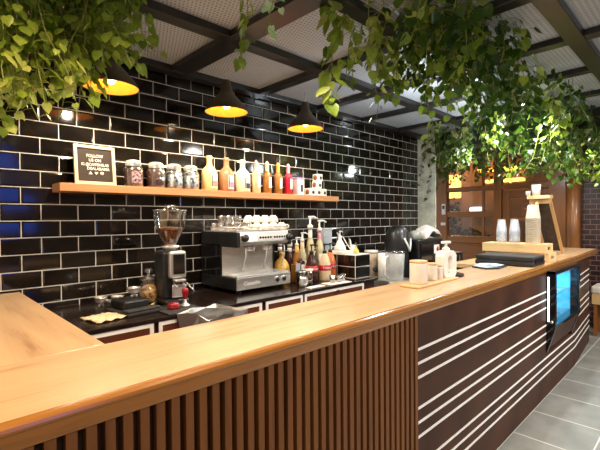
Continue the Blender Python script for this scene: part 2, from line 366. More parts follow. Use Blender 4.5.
# brick wall beyond
bw = bpy.data.materials.new('dark_brick'); bw.use_nodes = True; nt = bw.node_tree; b = nt.nodes['Principled BSDF']
tc = nd(nt, 'ShaderNodeTexCoord'); sp = nd(nt, 'ShaderNodeSeparateXYZ'); cb = nd(nt, 'ShaderNodeCombineXYZ'); br = nd(nt, 'ShaderNodeTexBrick')
br.inputs['Scale'].default_value = 1; br.inputs['Brick Width'].default_value = .145; br.inputs['Row Height'].default_value = .073; br.inputs['Mortar Size'].default_value = .005
br.inputs['Color1'].default_value = (.040, .014, .014, 1); br.inputs['Color2'].default_value = (.022, .010, .012, 1); br.inputs['Mortar'].default_value = (.16, .10, .075, 1)
nt.links.new(tc.outputs['Object'], sp.inputs[0]); nt.links.new(sp.outputs[1], cb.inputs[0]); nt.links.new(sp.outputs[2], cb.inputs[1]); nt.links.new(cb.outputs[0], br.inputs['Vector']); nt.links.new(br.outputs['Color'], b.inputs['Base Color']); b.inputs['Roughness'].default_value = .35
struct(MB().box(7.0, 7.2, -4.2, 1.33, 0, 2.95).build('wall_brick', bw))
# street side seen through the glass: warm wall, lamps, neon, bushes
struct(MB().box(9.6, 9.7, .5, 8, 0, 3.4).build('wall_outside', 'night'))
light('street_warm_light', 'POINT', (8.6, 4.3, 3.0), 70, (1, .52, .12), .15)
for k, (y, z, wv, lab) in enumerate(((3.35, 2.62, .9, 'lit orange tube sign outside the door, upper'), (3.25, 2.36, .8, 'lit orange tube sign outside the door, lower'))):
    tag(MB().box(9.4, 9.6, y - wv / 2, y + wv / 2, z, z + .06, .012).build('tube_sign', mat('lit_orange', (1, .5, .1), emit=(1, .48, .06), estr=3.0)), lab, 'sign')
tag(MB().box(9.38, 9.6, 3.70, 3.98, 1.70, 1.82, .04).build('neon_sign', mat('lit_blue', (.6, .8, 1), emit=(.45, .68, 1), estr=1.1)), 'bluish white lit sign outside the storefront window', 'sign')
tag(MB().box(9.38, 9.6, 4.25, 4.9, 2.05, 2.6, .03).build('window_glow', mat('lit_amber', (1, .6, .1), emit=(1, .50, .08), estr=2.0)), 'amber lit window outside, above the bushes', 'lit window')

# ================================================================ COUNTER
# worktop: front run with a rounded front edge, return run to the wall
wk = thing('bar_worktop', 'L-shaped oak bar worktop with rounded front edge', 'worktop', (0, 0, 0))
kx, ex, ey = 5.03, 6.42, .04
def run(prof, name, m):
    mb = MB(); n = len(prof); vs = [(-1.6, y, z) for y, z in prof] + [(kx, y, z) for y, z in prof] + [(ex, y + (ey if y < 1.2 else 0), z) for y, z in prof]
    fs = [tuple(range(n))[::-1], tuple(range(2 * n, 3 * n))]
    for s_ in (0, n): fs += [(s_ + i, s_ + (i + 1) % n, s_ + n + (i + 1) % n, s_ + n + i) for i in range(n)]
    return mb.add(vs, fs).build(name, m, wk)
run([(1.432, CT), (1.0265, CT), (1.0265, CT - .045), (1.432, CT - .045)], 'front_board', 'counter')
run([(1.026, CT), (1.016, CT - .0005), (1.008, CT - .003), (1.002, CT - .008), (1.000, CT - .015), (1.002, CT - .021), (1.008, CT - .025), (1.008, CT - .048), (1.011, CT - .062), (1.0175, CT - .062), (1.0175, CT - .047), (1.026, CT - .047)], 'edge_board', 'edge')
MB().box(-1.6, .477, 1.4335, 2.865, CT - .045, CT, .004).build('return_board', 'counter_y', wk)
# slatted base
sb = thing('slatted_counter_base', 'dark counter front with vertical walnut slats under the oak worktop', 'counter', (0, 0, 0))
MB().box(-1.6, 1.80, 1.045, 1.40, 0, CT - .048).build('carcass', 'slat_back', sb)
mb = MB(); k = 0
while True:
    x = 1.80 - .0237 - k * .04237
    if x < -1.5: break
    mb.box(x, x + .0237, 1.018, 1.0455, .02, CT - .063); k += 1
mb.build('slat_cladding', 'slat', sb)
MB().box(-1.6, .45, 1.45, 2.86, 0, CT - .046).build('return_carcass', 'wenge', sb)
# striped base, opened around the display fridge
pb = thing('striped_counter_base', 'plain brown counter front with thin white horizontal stripes', 'counter', (0, 0, 0))
P0, P1 = 1.802, 6.16
def py(x): return 1.02 if x <= kx else 1.02 + (x - kx) * (1.095 - 1.02) / (P1 - kx)
mb = MB()
mb.box(P0, 3.99, 1.02, 1.06, 0, CT - .048)
mb.box(3.99, 4.92, 1.02, 1.06, 0, .36)
mb.box(4.92, kx, 1.02, 1.06, 0, CT - .048)
mb.prism([(kx, 1.02), (P1, 1.095), (P1, 1.135), (kx, 1.06)], 0, CT - .048, 2)
mb.build('front_panel', 'panel', pb)
MB().box(P0, 3.97, 1.061, 1.40, 0, CT - .048).box(4.94, P1, 1.14, 1.40, 0, CT - .048).build('carcass', 'dark_wall', pb)
for z in (.92, .851, .780, .627, .555, .483, .338, .268, .198):
    segs = [(P0, P1)] if z < .36 else [(P0, 3.985), (4.925, P1 - .03)]
    mb = MB()
    for a, c in segs:
        cuts = [a] + ([kx] if a < kx < c else []) + [c]
        for q0, q1 in zip(cuts, cuts[1:]):
            mb.prism([(q0, py(q0) - .003), (q1, py(q1) - .003), (q1, py(q1) + .004), (q0, py(q0) + .004)], z - .0066, z + .0066, 2)
    mb.build('white_stripe', 'white_strip', pb)

# display fridge in the counter front
fr = thing('display_fridge', 'black framed display fridge glowing blue in the counter front', 'fridge', (3.99, 1.02, 0))
w_ = .93
mb = MB()
for x0 in (0, w_ - .05):
    mb.prism([(-.07, 1.098), (-.07, .60), (-.005, .385), (.004, .385), (.004, 1.098)], x0, x0 + .05, 0)
mb.box(0, w_, -.075, .004, 1.068, 1.105, .006); mb.box(.05, w_ - .05, -.07, .004, .60, .628)
mb.build('frame', 'black_gloss', fr)
MB().prism([(-.066, .60), (-.060, .60), (-.002, .41), (-.008, .41)], .05, w_ - .05, 0).build('lower_panel', 'panel', fr)
MB().box(.05, w_ - .05, -.062, -.056, .628, 1.068).build('glass_front', 'pane', fr)
mb = MB(); mb.box(.02, w_ - .02, .34, .36, .41, 1.08); mb.box(.02, .035, .01, .34, .41, 1.08); mb.box(w_ - .035, w_ - .02, .01, .34, .41, 1.08); mb.box(.02, w_ - .02, .01, .34, .395, .41); mb.box(.02, w_ - .02, .01, .34, 1.07, 1.085)
mb.build('liner', 'glow_blue', fr)
for z in (.62, .84):
    mb = MB()
    for i in range(16): y = .02 + i * .02; mb.box(.04, w_ - .04, y, y + .006, z, z + .006)
    mb.build('wire_shelf', 'chrome', fr)
MB().box(-.003, .0, -.026, -.012, .66, 1.05).build('light_strip', 'cool_led', fr)
lk = MB().lathe([(0, 0), (.013, 0), (.013, .006), (0, .008)], (-.0, -.045, .66), 16, axis=(-1, 0, 0)).build('lock', 'chrome', fr)
light('fridge_light', 'AREA', (4.455, 1.18, 1.06), 7.5, (.22, .72, 1), .30)
tag(MB().lathe([(0, 0), (.09, 0), (.16, .022), (.163, .026), (.09, .006), (0, .006)], (4.38, 1.2, .847), 28).build('plate', 'ceramic'), 'pale plate on the upper fridge shelf', 'plate')
tag(MB().box(4.25, 4.62, 1.08, 1.30, .627, .70, .01).build('tray', 'white'), 'white tray on the lower fridge shelf', 'tray')

# ================================================================ BACK BENCH
bn = thing('back_bench', 'dark wenge back bar bench with white-edged doors', 'bench', (0, 0, 0))
MB().box(.50, 3.10, 2.15, 2.865, BT - .018, BT, .004).build('bench_top', 'bench_top', bn)
MB().box(.50, 3.09, 2.19, 2.86, 0, BT - .019).build('carcass', 'wenge', bn)
MB().box(.50, 3.09, 2.160, 2.188, BT - .027, BT - .019).build('top_rail', 'wenge', bn)
for a, c, kn in ((.56, .975, None), (1.004, 1.742, None), (1.777, 2.137, None), (2.158, 2.898, 2.53)):
    dr = MB().box(a, c, 2.167, 2.190, .10, 1.002).build('door', 'wenge_door', bn)
    t = .022
    MB().box(a, c, 2.163, 2.168, 1.002 - t, 1.002).box(a, a + t, 2.163, 2.168, .10, 1.002 - t).box(c - t, c, 2.163, 2.168, .10, 1.002 - t).box(a + t, c - t, 2.163, 2.168, .10, .10 + t).build('white_border', 'white_strip', dr)
    if kn: MB().lathe([(0, .03), (.012, .028), (.013, .02), (.006, .012), (.006, 0), (0, 0)], (kn, 2.163, .980), 12, axis=(0, -1, 0)).build('knob', 'wenge', dr)

# ================================================================ WALL SHELF AND ITS GOODS
ST = 1.80
tag(MB().box(.655, 3.20, 2.70, 2.872, ST - .05, ST, .003).build('wall_shelf', 'shelf'), 'long light wooden shelf on the black tiled wall', 'shelf')
# letter board
lb = thing('letter_board', 'brown felt letter board with cream frame leaning at the left shelf end', 'sign', (.872, 2.735, ST + .001))
tilt = Matrix.Rotation(-R(7), 4, 'X')
def tl(o): o.matrix_local = tilt @ o.matrix_local; return o
fw_, fh_, ft = .245, .252, .019
mb = MB(); mb.box(-fw_ / 2, fw_ / 2, 0, .02, 0, ft).box(-fw_ / 2, fw_ / 2, 0, .02, fh_ - ft, fh_).box(-fw_ / 2, -fw_ / 2 + ft, 0, .02, ft, fh_ - ft).box(fw_ / 2 - ft, fw_ / 2, 0, .02, ft, fh_ - ft)
o = mb.build('frame', 'board_frame', lb, bev=.002); o.rotation_euler = (-R(7), 0, 0)
o = MB().box(-fw_ / 2 + ft, fw_ / 2 - ft, .009, .017, ft, fh_ - ft).build('felt_panel', 'felt', lb); o.rotation_euler = (-R(7), 0, 0)
for body, x, z, s_ in (('FOLLOW', .0, .185, .027), ('US ON', .0, .157, .027), ('IG @CAFFEINELAB', 0, .129, .025), ('DEALABAMA', .018, .103, .026)):
    yy = .0078; o = text('lettering', body, s_, 'white_matte', lb, (x, yy * math.cos(R(7)) + z * math.sin(R(7)), z * math.cos(R(7)) - yy * math.sin(R(7))), (PI / 2 - R(7), 0, 0), sx=.78 if len(body) > 12 else .9, bold=.0006)
mb = MB()
for i in range(3):
    cx = -.03 + i * .034
    if i == 0: mb.prism([(cx - .011, .066), (cx + .011, .066), (cx, .085)], .005, .0085)
    elif i == 1: mb.prism([(cx - .011, .078), (cx, .064), (cx + .011, .078), (cx + .005, .084), (cx, .079), (cx - .005, .084)], .005, .0085)
    else: mb.lathe([(0, -.003), (.011, -.003), (.011, 0), (0, 0)], (cx, .0085, .075), 14, axis=(0, 1, 0))
o = mb.build('symbols', 'white_matte', lb); o.rotation_euler = (-R(7), 0, 0)

# four clip-top jars
def jar(fill, label, x, fillz=.13, band=None):
    t = thing('glass_jar', label, 'jar', (x, 2.79, ST + .001), 0, 'clip-top glass jars on the shelf')
    MB().lathe([(0, 0), (.055, 0), (.064, .010), (.066, .03), (.066, .115), (.058, .135), (.045, .146), (.045, .155)], n=28).build('jar_body', 'glass', t)
    MB().lathe([(0, .004), (.056, .004), (.061, .02), (.061, fillz), (.045, fillz + .008), (0, fillz + .01)], n=20).build('contents', fill, t)
    MB().lathe([(0, .150), (.049, .150), (.051, .156), (.051, .168), (.046, .178), (.030, .184), (0, .186)], n=24).build('lid', 'jarlid', t)
    m = MB(); m.lathe([(.050, .140), (.053, .143), (.050, .147)], n=24); m.tube([(-.02, -.050, .143), (-.02, -.058, .13), (.02, -.058, .13), (.02, -.050, .143), (.02, -.055, .170), (-.02, -.055, .170), (-.02, -.050, .143)], .0018, 5); m.build('wire_clip', 'chrome', t)
    if band:
        MB().lathe([(.0668, .02), (.0672, .022), (.0672, .105), (.0668, .107)], n=40).build('jar_label', band, t) if False else None
        m = MB(); vs = []; N = 10
        for i in range(N + 1):
            a = -PI / 2 - .75 + .2 + 1.15 * i / N; vs += [(.0672 * math.cos(a), .0672 * math.sin(a), .022), (.0672 * math.cos(a), .0672 * math.sin(a), .105)]
        m.add(vs, [(2 * i, 2 * i + 2, 2 * i + 3, 2 * i + 1) for i in range(N)], True); m.build('jar_label', band, t)
    return t
jar('beans', 'clip-top glass jar of coffee beans with a pinkish label, beside the letter board', 1.128, .12, 'pink_mix')
jar('beans', 'clip-top glass jar of dark beans without label, second jar from the letter board', 1.288, .125)
jar('capsules', 'clip-top glass jar of silvery packets touching the dark bean jar', 1.426, .12)
jar('capsules', 'clip-top glass jar of silvery packets beside the yellow sauce bottle', 1.562, .12)

# three round-shouldered sauce bottles
def sauce(body, lab, label, x, s=1.0):
    t = thing('sauce_bottle', label, 'bottle', (x, 2.79, ST + .001), 0, 'round-shouldered sauce bottles on the shelf')
    MB().lathe([(0, 0), (.058, 0), (.064, .006), (.064, .13), (.060, .155), (.045, .178), (.026, .196), (.022, .21), (.022, .252)], n=28).build('bottle_body', body, t)
    MB().lathe([(0, .250), (.024, .250), (.025, .254), (.025, .272), (.022, .276), (0, .276)], n=20).build('cap', body, t)
    def arc(r, a0, a1, z0, z1, name, m):
        mb = MB(); vs = []; N = 8
        for i in range(N + 1):
            a = a0 + (a1 - a0) * i / N; vs += [(r * math.cos(a), r * math.sin(a), z0), (r * math.cos(a), r * math.sin(a), z1)]
        mb.add(vs, [(2 * i, 2 * i + 2, 2 * i + 3, 2 * i + 1) for i in range(N)], True); return mb.build(name, m, t)
    arc(.0647, -PI / 2 - .35, -PI / 2 + .70, .02, .13, 'bottle_label', 'white' if lab != 'ink' else 'paper')
    arc(.0652, -PI / 2 - .12, -PI / 2 + .62, .03, .075, 'label_print', lab)
    arc(.0652, -PI / 2 - .30, -PI / 2 - .16, .03, .12, 'label_stripe', 'ink')
    return t
sauce('cream', 'salmon', 'yellow sauce bottle with a red round label print on the shelf', 1.727)
sauce('caramel', 'magenta', 'caramel brown sauce bottle with a pink label print on the shelf', 1.886)
sauce('ivory', 'ink', 'ivory white sauce bottle with a black label print on the shelf', 2.05)

# four slim syrup bottles with coloured necks
def slim(body, neck, label, x):
    t = thing('syrup_bottle', label, 'bottle', (x, 2.79, ST + .001), 0, 'slim syrup bottles on the shelf')
    MB().lathe([(0, 0), (.036, 0), (.040, .005), (.040, .155), (.034, .178), (.018, .195), (.0155, .215)], n=20).build('bottle_body', body, t)
    MB().lathe([(.0175, .185), (.0175, .255), (.019, .257), (.019, .270), (.014, .276), (.006, .288), (0, .288)], n=16).build('neck_sleeve', neck, t)
    mb = MB(); vs = []; N = 8
    for i in range(N + 1):
        a = -PI / 2 - .25 + 1.2 * i / N; vs += [(.0405 * math.cos(a), .0405 * math.sin(a), .05), (.0405 * math.cos(a), .0405 * math.sin(a), .145)]
    mb.add(vs, [(2 * i, 2 * i + 2, 2 * i + 3, 2 * i + 1) for i in range(N)], True); mb.build('bottle_label', 'paper', t)
    return t
slim('pale_syrup', 'pink_card', 'slim pale syrup bottle with a pinkish neck, beside the ivory sauce bottle', 2.195)
slim('amber', 'ivory', 'slim amber syrup bottle with a cream neck on the shelf', 2.318)
slim('amber', 'yellow', 'slim amber syrup bottle with a bright yellow neck on the shelf', 2.447)
slim('red_syrup', 'pink', 'slim red syrup bottle with a pink neck on the shelf', 2.575)
# carton and stacked white boxes
t = thing('carton', 'white carton with a lilac top beside the red syrup bottle', 'box', (2.712, 2.79, ST + .001), R(0))
MB().box(-.042, .042, -.035, .035, 0, .145, .002).build('carton_body', 'paper', t); MB().box(-.043, .043, -.036, .036, .145, .168, .002).build('carton_top', 'purple', t)
MB().box(-.006, .022, -.0365, -.035, .03, .10).build('carton_print', 'ink', t); MB().box(-.0425, -.042, -.03, .03, .01, .14).build('side_panel', 'pink_card', t)
def wbox(x, z, label, print_=True, s=.072, y=2.775):
    t = thing('small_box', label, 'box', (x, y, ST + .001 + z), 0, 'small white boxes stacked on the shelf')
    MB().box(-s / 2, s / 2, -s / 2, s / 2, 0, s, .003).build('box_body', 'paper', t)
    MB().lathe([(0, 0), (.017, 0), (.017, .001), (0, .001)], (.008, -s / 2, s * .45), 16, axis=(0, -1, 0)).build('round_mark', 'ink', t)
    MB().lathe([(0, 0), (.026, 0), (.026, .001), (0, .001)], (-s / 2, 0, s * .5), 16, axis=(-1, 0, 0)).build('side_print', 'brown', t)
wbox(2.852, 0, 'small white box at the left of the bottom row, beside the lilac carton')
wbox(2.935, 0, 'small white box in the middle of the bottom row of the stack')
wbox(3.020, 0, 'small white box at the right of the bottom row, by the shelf end')
wbox(2.950, .073, 'small white box on the second level of the stack')
wbox(2.962, .146, 'small white box on the very top of the stack')

# ================================================================ PENDANTS
def pendant(x, label):
    t = thing('pendant_lamp', label, 'lamp', (x, 2.45, 2.345), 0, 'bronze pendant lamps over the bench')
    pr = [(.153, 0), (.150, .010), (.128, .045), (.090, .088), (.058, .125), (.040, .160), (.032, .200), (.028, .225), (0, .228)]
    MB().lathe(pr, n=40).build('lamp_shade', 'shade', t, recalc=False)
    MB().lathe([(.1515, .001), (.148, .011), (.126, .045), (.088, .087), (.056, .123), (.036, .150), (0, .152)][::-1], n=40).build('shade_lining', 'gold_in', t, recalc=False)
    MB().lathe([(.153, 0), (.1535, -.002), (.151, -.003), (.150, .002)], n=40).build('rim', 'shade', t)
    MB().lathe([(0, .020), (.018, .024), (.028, .042), (.028, .058), (.018, .080), (.014, .10), (0, .10)], n=20).build('bulb', 'bulb', t)
    MB().lathe([(0, .10), (.018, .10), (.018, .15), (0, .15)], n=16).build('socket', 'black', t)
    MB().lathe([(0, .226), (.006, .226), (.006, .31), (0, .31)], n=10).build('stem', 'white_matte', t)
    return t
for x, l in ((.867, 'bronze pendant lamp with gold lining nearest the letter board, half behind ivy'), (1.664, 'bronze pendant lamp with gold lining above the jars and yellow sauce bottle'), (2.468, 'bronze pendant lamp with gold lining farthest along the wall, above the syrup bottles')):
    pendant(x, l)
    light('pendant_light', 'POINT', (x, 2.45, 2.375), 2.6, (1, .78, .45), .03)
    light('pendant_down_light', 'SPOT', (x, 2.45, 2.340), 18, (1, .86, .64), .03, (0, 0, 0), 165, .5)

# ================================================================ BENCH GOODS
# cloth
mb = MB(); N = 12; vs = []
for i in range(N + 1):
    for j in range(N + 1):
        x, y = i / N - .5, j / N - .5
        vs.append((x * .17, y * .18, .004 + .010 * math.sin(9 * x + 5 * y) ** 2 + .006 * math.sin(14 * y + 3)** 2))
mb.add(vs, [(i * (N + 1) + j, (i + 1) * (N + 1) + j, (i + 1) * (N + 1) + j + 1, i * (N + 1) + j + 1) for i in range(N) for j in range(N)], True)
o = mb.build('cleaning_cloth', 'linen', None, (.775, 2.345, BT), R(12)); md = o.modifiers.new('solid', 'SOLIDIFY'); md.thickness = .004; md.offset = 1
tag(o, 'folded beige cloth at the left end of the back bench', 'cloth')
# knock box on a tray
t = thing('knock_box', 'black rubber knock box on a black mat', 'knock box', (.965, 2.41, BT), R(8))
MB().box(-.115, .115, -.135, .125, 0, .022, .008).build('mat', 'black_matte', t); MB().box(-.085, .075, -.045, .115, .024, .075, .012).build('tub', 'black', t)
MB().box(-.11, .10, -.132, -.06, .023, .034, .005).build('tray_lip', 'black_matte', t)
# portafilters
def portafilter(x, y, z, a, label):
    t = thing('portafilter', label, 'portafilter', (x, y, z), a, 'chrome portafilters on the bench')
    MB().lathe([(0, 0), (.030, .002), (.034, .012), (.036, .030), (.040, .033), (.040, .038), (.034, .038), (.031, .012), (0, .010)], (0, 0, .022), 24).build('basket', 'chrome', t)
    MB().tube([(.0, 0, .024), (-.012, 0, .010), (-.014, 0, 0)], .009, 8).tube([(0, 0, .024), (.012, 0, .010), (.014, 0, 0)], .009, 8).build('spout', 'chrome', t)
    MB().tube([(0, -.036, .044), (0, -.075, .040)], .008, 10).build('neck', 'chrome', t)
    MB().tube([(0, -.075, .040), (0, -.10, .037), (0, -.15, .024), (0, -.172, .017)], .014, 10, r2=.012).build('handle', 'chrome', t)
portafilter(.875, 2.70, BT, R(20), 'chrome portafilter nearest the left counter, behind the cloth')
portafilter(.965, 2.67, BT, R(35), 'chrome portafilter between its twin and the knock box')
portafilter(.985, 2.455, BT + .077, R(170), 'chrome portafilter resting on the black knock box')
# brush
t = thing('grinder_brush', 'short pale wooden brush beside the knock box', 'brush', (1.10, 2.455, BT), R(-38))
MB().tube([(0, -.05, .012), (0, 0, .014), (0, .04, .012)], .008, 8).build('handle', 'pine', t); MB().box(-.012, .012, .04, .085, .004, .02, .003).build('bristles', 'black_matte', t)
# cookie jar
t = thing('cookie_jar', 'round glass cookie jar with a knobbed glass lid', 'jar', (1.128, 2.57, BT + .001))
MB().lathe([(0, 0), (.045, 0), (.058, .02), (.063, .06), (.060, .105), (.045, .135), (.040, .15)], n=28).build('jar_body', 'glass', t)
MB().lathe([(0, .004), (.042, .004), (.054, .02), (.058, .06), (.054, .10), (.03, .12), (0, .122)], n=20).build('cookies', 'cookies', t)
MB().lathe([(.043, .148), (.050, .152), (.050, .165), (.030, .178), (.013, .184), (.012, .196), (.026, .206), (.030, .216), (.020, .228), (0, .230)], n=24).build('lid', 'bright_glass', t)
# grinder
t = thing('coffee_grinder', 'black coffee grinder with a clear hopper of beans', 'grinder', (1.235, 2.47, BT), R(-4))
MB().box(-.080, .080, -.10, .10, .0, .04, .015).box(-.078, .078, -.06, .10, .035, .345, .02).build('body', 'black', t)
MB().box(-.052, .060, -.105, -.058, .17, .345, .016).build('front_cover', 'steel', t)
MB().box(-.030, .045, -.112, -.100, .20, .325, .004).build('display', 'black_gloss', t)
MB().lathe([(0, .335), (.045, .335), (.048, .36), (.062, .365), (.062, .372), (.035, .380), (.035, .395)], (0, .01, 0), 24).build('collar', 'chrome', t)
MB().lathe([(.040, .385), (.062, .43), (.085, .475), (.094, .50), (.104, .59), (.106, .60)], (0, .01, 0), 32).build('hopper', 'glass', t)
MB().lathe([(0, .386), (.038, .386), (.060, .43), (.082, .475), (.088, .492), (0, .50)], (0, .01, 0), 24).build('beans', 'hopper_beans', t)
MB().lathe([(.107, .598), (.107, .608), (.040, .616), (.03, .625), (.028, .640), (0, .642)], (0, .01, 0), 32).build('hopper_lid', 'plastic_clear', t)
MB().box(-.035, .035, -.15, -.10, .155, .17, .004).tube([(-.028, -.10, .15), (-.030, -.155, .125)], .005, 8).tube([(.028, -.10, .15), (.030, -.155, .125)], .005, 8).build('fork', 'chrome', t)
MB().tube([(.06, -.09, .14), (.095, -.135, .085)], .005, 8).build('lever', 'chrome', t)
MB().box(-.04, .05, -.112, -.105, .055, .135, .006).build('chute', 'chrome', t)
# tamping mat, lid, tamper
t = thing('tamping_mat', 'black rubber corner mat draped over the bench edge', 'mat', (1.175, 2.268, BT))
MB().box(-.115, .115, -.118, .11, 0, .008, .003).box(-.07, .06, -.126, -.118, -.055, .008, .003).build('mat', 'black_matte', t)
for k in range(1):
    MB().box(-.11, .11, .095, .108, .008, .013, .002).build('rim', 'black_matte', t)
tag(MB().lathe([(0, 0), (.034, 0), (.037, .004), (.037, .012), (.033, .020), (.034, .026), (.030, .032), (0, .034)], (1.150, 2.275, BT + .009), 28).build('coffee_leveler', 'red'), 'round red coffee leveler on the rubber mat', 'leveler')
t = thing('tamper', 'coffee tamper with a red handle and chrome base', 'tamper', (1.232, 2.285, BT + .009))
MB().lathe([(0, 0), (.029, 0), (.029, .010), (.012, .020), (.009, .030), (.009, .045), (0, .045)], n=24).build('base', 'chrome', t)
MB().lathe([(0, .045), (.010, .045), (.014, .055), (.020, .085), (.021, .100), (.016, .110), (0, .113)], n=24).build('handle', 'red', t)
# bag-lined bin in front of the bench
t = thing('lined_bin', 'square bin lined with a crinkled clear plastic bag', 'bin', (1.165, 1.86, 0), R(6))
def ring(h, z, jit): return [(sx * h + random.uniform(-jit, jit), sy * h + random.uniform(-jit, jit), z + random.uniform(-jit, jit) * 1.2) for sx, sy in ((-1, -1), (-.33, -1), (.33, -1), (1, -1), (1, -.33), (1, .33), (1, 1), (.33, 1), (-.33, 1), (-1, 1), (-1, .33), (-1, -.33))]
mb = MB(); rows = [ring(.095, 0, 0), ring(.100, .6, 0), ring(.112, .85, 0)]
mb.add(sum(rows, []), [(r_ * 12 + i, r_ * 12 + (i + 1) % 12, r_ * 12 + 12 + (i + 1) % 12, r_ * 12 + 12 + i) for r_ in range(2) for i in range(12)] + [tuple(range(12))]); mb.build('bin_body', 'black_matte', t)
mb = MB(); rows = [ring(.116, .86, .008), ring(.120, .93, .014), ring(.124, 1.0, .014), ring(.126, 1.085, .010), ring(.110, 1.075, .008), ring(.104, .98, .014), ring(.095, .86, .01)]
mb.add(sum(rows, []), [(r_ * 12 + i, r_ * 12 + (i + 1) % 12, r_ * 12 + 12 + (i + 1) % 12, r_ * 12 + 12 + i) for r_ in range(6) for i in range(12)])
o = mb.build('plastic_bag', glass_mat('crinkled_plastic', (.88, .88, .87), .42, .32), t)
for k in range(2): pass

# espresso machine
t = thing('espresso_machine', 'steel espresso machine with cups stacked on top', 'espresso machine', (1.945, 2.38, BT))
hw = .265
mb = MB()
for sx in (-.22, .22):
    for sy in (.05, .40): mb.lathe([(0, 0), (.02, 0), (.016, .03), (0, .03)], (sx, sy, 0), 12)
for i, (sx, sy) in enumerate(((-.21, .05), (.21, .05), (-.21, .40), (.21, .40))):
    MB().lathe([(0, 0), (.022, 0), (.017, .032), (0, .032)], (sx, sy, 0), 14).build('foot', 'black_matte', t)
MB().box(-hw, hw, .004, .47, .028, .118, .006).build('base', 'black', t)
MB().box(-hw + .004, hw - .004, -.006, .004, .030, .118, .002).build('front_plate', 'steel', t)
mb = MB(); mb.box(-hw + .01, hw - .01, .0, .19, .118, .130, .003)
for i in range(24): mb.box(-hw + .025 + i * .02, -hw + .033 + i * .02, .015, .175, .130, .134)
mb.build('drip_tray', 'chrome', t)
MB().box(-hw + .012, hw - .012, .20, .215, .125, .36, .002).build('splash_panel', 'steel', t)
for x0 in (-hw, hw - .012): MB().box(x0, x0 + .012, .19, .47, .118, .36, .003).build('side_panel', 'black_gloss', t)
MB().box(-hw + .012, hw - .012, .215, .46, .118, .36).build('boiler_housing', 'black', t)
for x0 in (-hw, hw - .03): MB().box(x0, x0 + .03, -.02, .47, .34, .452, .008).build('head_cheek', 'black', t)
MB().prism([(.0, .352), (-.022, .375), (-.010, .452), (.46, .452), (.46, .352)], -hw + .03, hw - .03, 0).build('head', 'steel', t, bev=.004)
for x0 in (-.075, .065):
    p = MB().prism([(-.0265, .388), (-.0205, .388), (-.0145, .425), (-.0205, .425)], x0, x0 + .135, 0).build('button_panel', 'white', t)
    mb = MB()
    for i in range(5): mb.lathe([(0, 0), (.009, 0), (.009, .004), (0, .005)], (x0 + .018 + i * .025, -.0225, .406), 12, axis=(0, -1, .16))
    mb.build('button', 'black_gloss', p)
MB().lathe([(0, 0), (.026, 0), (.028, .02), (.022, .032), (0, .034)], (-hw + .062, -.019, .405), 24, axis=(0, -1, .16)).build('steam_knob', 'black', t)
MB().lathe([(0, 0), (.026, 0), (.028, .02), (.022, .032), (0, .034)], (hw - .035, -.019, .40), 24, axis=(0, -1, .16)).build('steam_knob', 'black', t)
for x0 in (-.06, .10):
    MB().lathe([(0, 0), (.036, 0), (.040, .02), (.044, .05), (0, .05)], (x0, .10, .302), 24).build('group_head', 'chrome', t)
for x0 in (-.165, .03, .215):
    MB().tube([(x0, .04, .35), (x0 + .004, .02, .33), (x0 + .004, .018, .26), (x0 - .01, .03, .20), (x0 - .012, .03, .165)], .0055, 8).build('steam_wand', 'chrome', t)
for x0 in (.115, .185):
    g_ = MB().lathe([(0, 0), (.026, 0), (.026, .006), (.022, .008), (0, .008)], (x0, -.006, .075), 24, axis=(0, -1, 0)).build('gauge', 'chrome', t)
    MB().lathe([(0, 0), (.019, 0), (.019, .002), (0, .002)], (x0, -.0142, .075), 20, axis=(0, -1, 0)).build('dial', 'black', g_)
text('brand_lettering', 'Casadio', .042, 'white', t, (-.13, -.0068, .074), FRONT, shear=.35, sx=1.15)
MB().box(-hw + .01, hw - .01, .01, .46, .452, .458).tube([(-hw + .015, .012, .485), (hw - .015, .012, .485)], .004, 6).tube([(-hw + .015, .012, .455), (-hw + .015, .012, .485)], .004, 6).tube([(hw - .015, .012, .455), (hw - .015, .012, .485)], .004, 6).tube([(-hw + .015, .45, .485), (hw - .015, .45, .485)], .004, 6).tube([(-hw + .015, .012, .485), (-hw + .015, .45, .485)], .004, 6).build('cup_rail', 'chrome', t)
# cups on the machine: clear glasses at the left, white cups at the right
ztop = BT + .460
gl = None
def at_m(dx, dy): return (1.945 + dx, 2.38 + dy)
def glass_cup(x, y, z, label, group, first):
    if first is None:
        t = thing('glass_cup', label, 'glass', (x, y, z), 0, group)
        MB().lathe([(0, .003), (.026, .003), (.034, .055), (.036, .055), (.028, 0), (0, 0)], n=20).build('cup_body', 'plastic_clear', t); return t
    return dup(first, (x, y, z), label)
def white_cup(x, y, z, label, group, first, ang):
    if first is None:
        t = thing('coffee_cup', label, 'cup', (x, y, z), ang, group)
        # upside down on its rim
        MB().lathe([(.041, 0), (.043, .001), (.041, .022), (.030, .045), (.022, .050), (.022, .056), (.018, .056), (.016, .051), (0, .051)], n=24).build('cup_body', 'ceramic', t)
        MB().tube([(.038, 0, .012), (.058, 0, .014), (.062, 0, .028), (.052, 0, .038), (.034, 0, .038)], .0045, 8).build('handle', 'ceramic', t); return t
    return dup(first, (x, y, z), label, ang)
fg = None; fc = None
GL = 'clear glass standing among the glasses on the left of the espresso machine top'
CL = 'white coffee cup upside down in the pile on the right of the espresso machine top'
for j in range(4):
    for i in range(2):
        c_ = glass_cup(*at_m(-.205 + i * .082, .07 + j * .10), ztop, GL, 'glasses on the espresso machine', fg); fg = fg or c_
for j in range(3):
    for i in range(4):
        c_ = white_cup(*at_m(-.025 + i * .084, .06 + j * .105), ztop, CL, 'white cups on the espresso machine', fc, random.uniform(-2.6, -.4)); fc = fc or c_
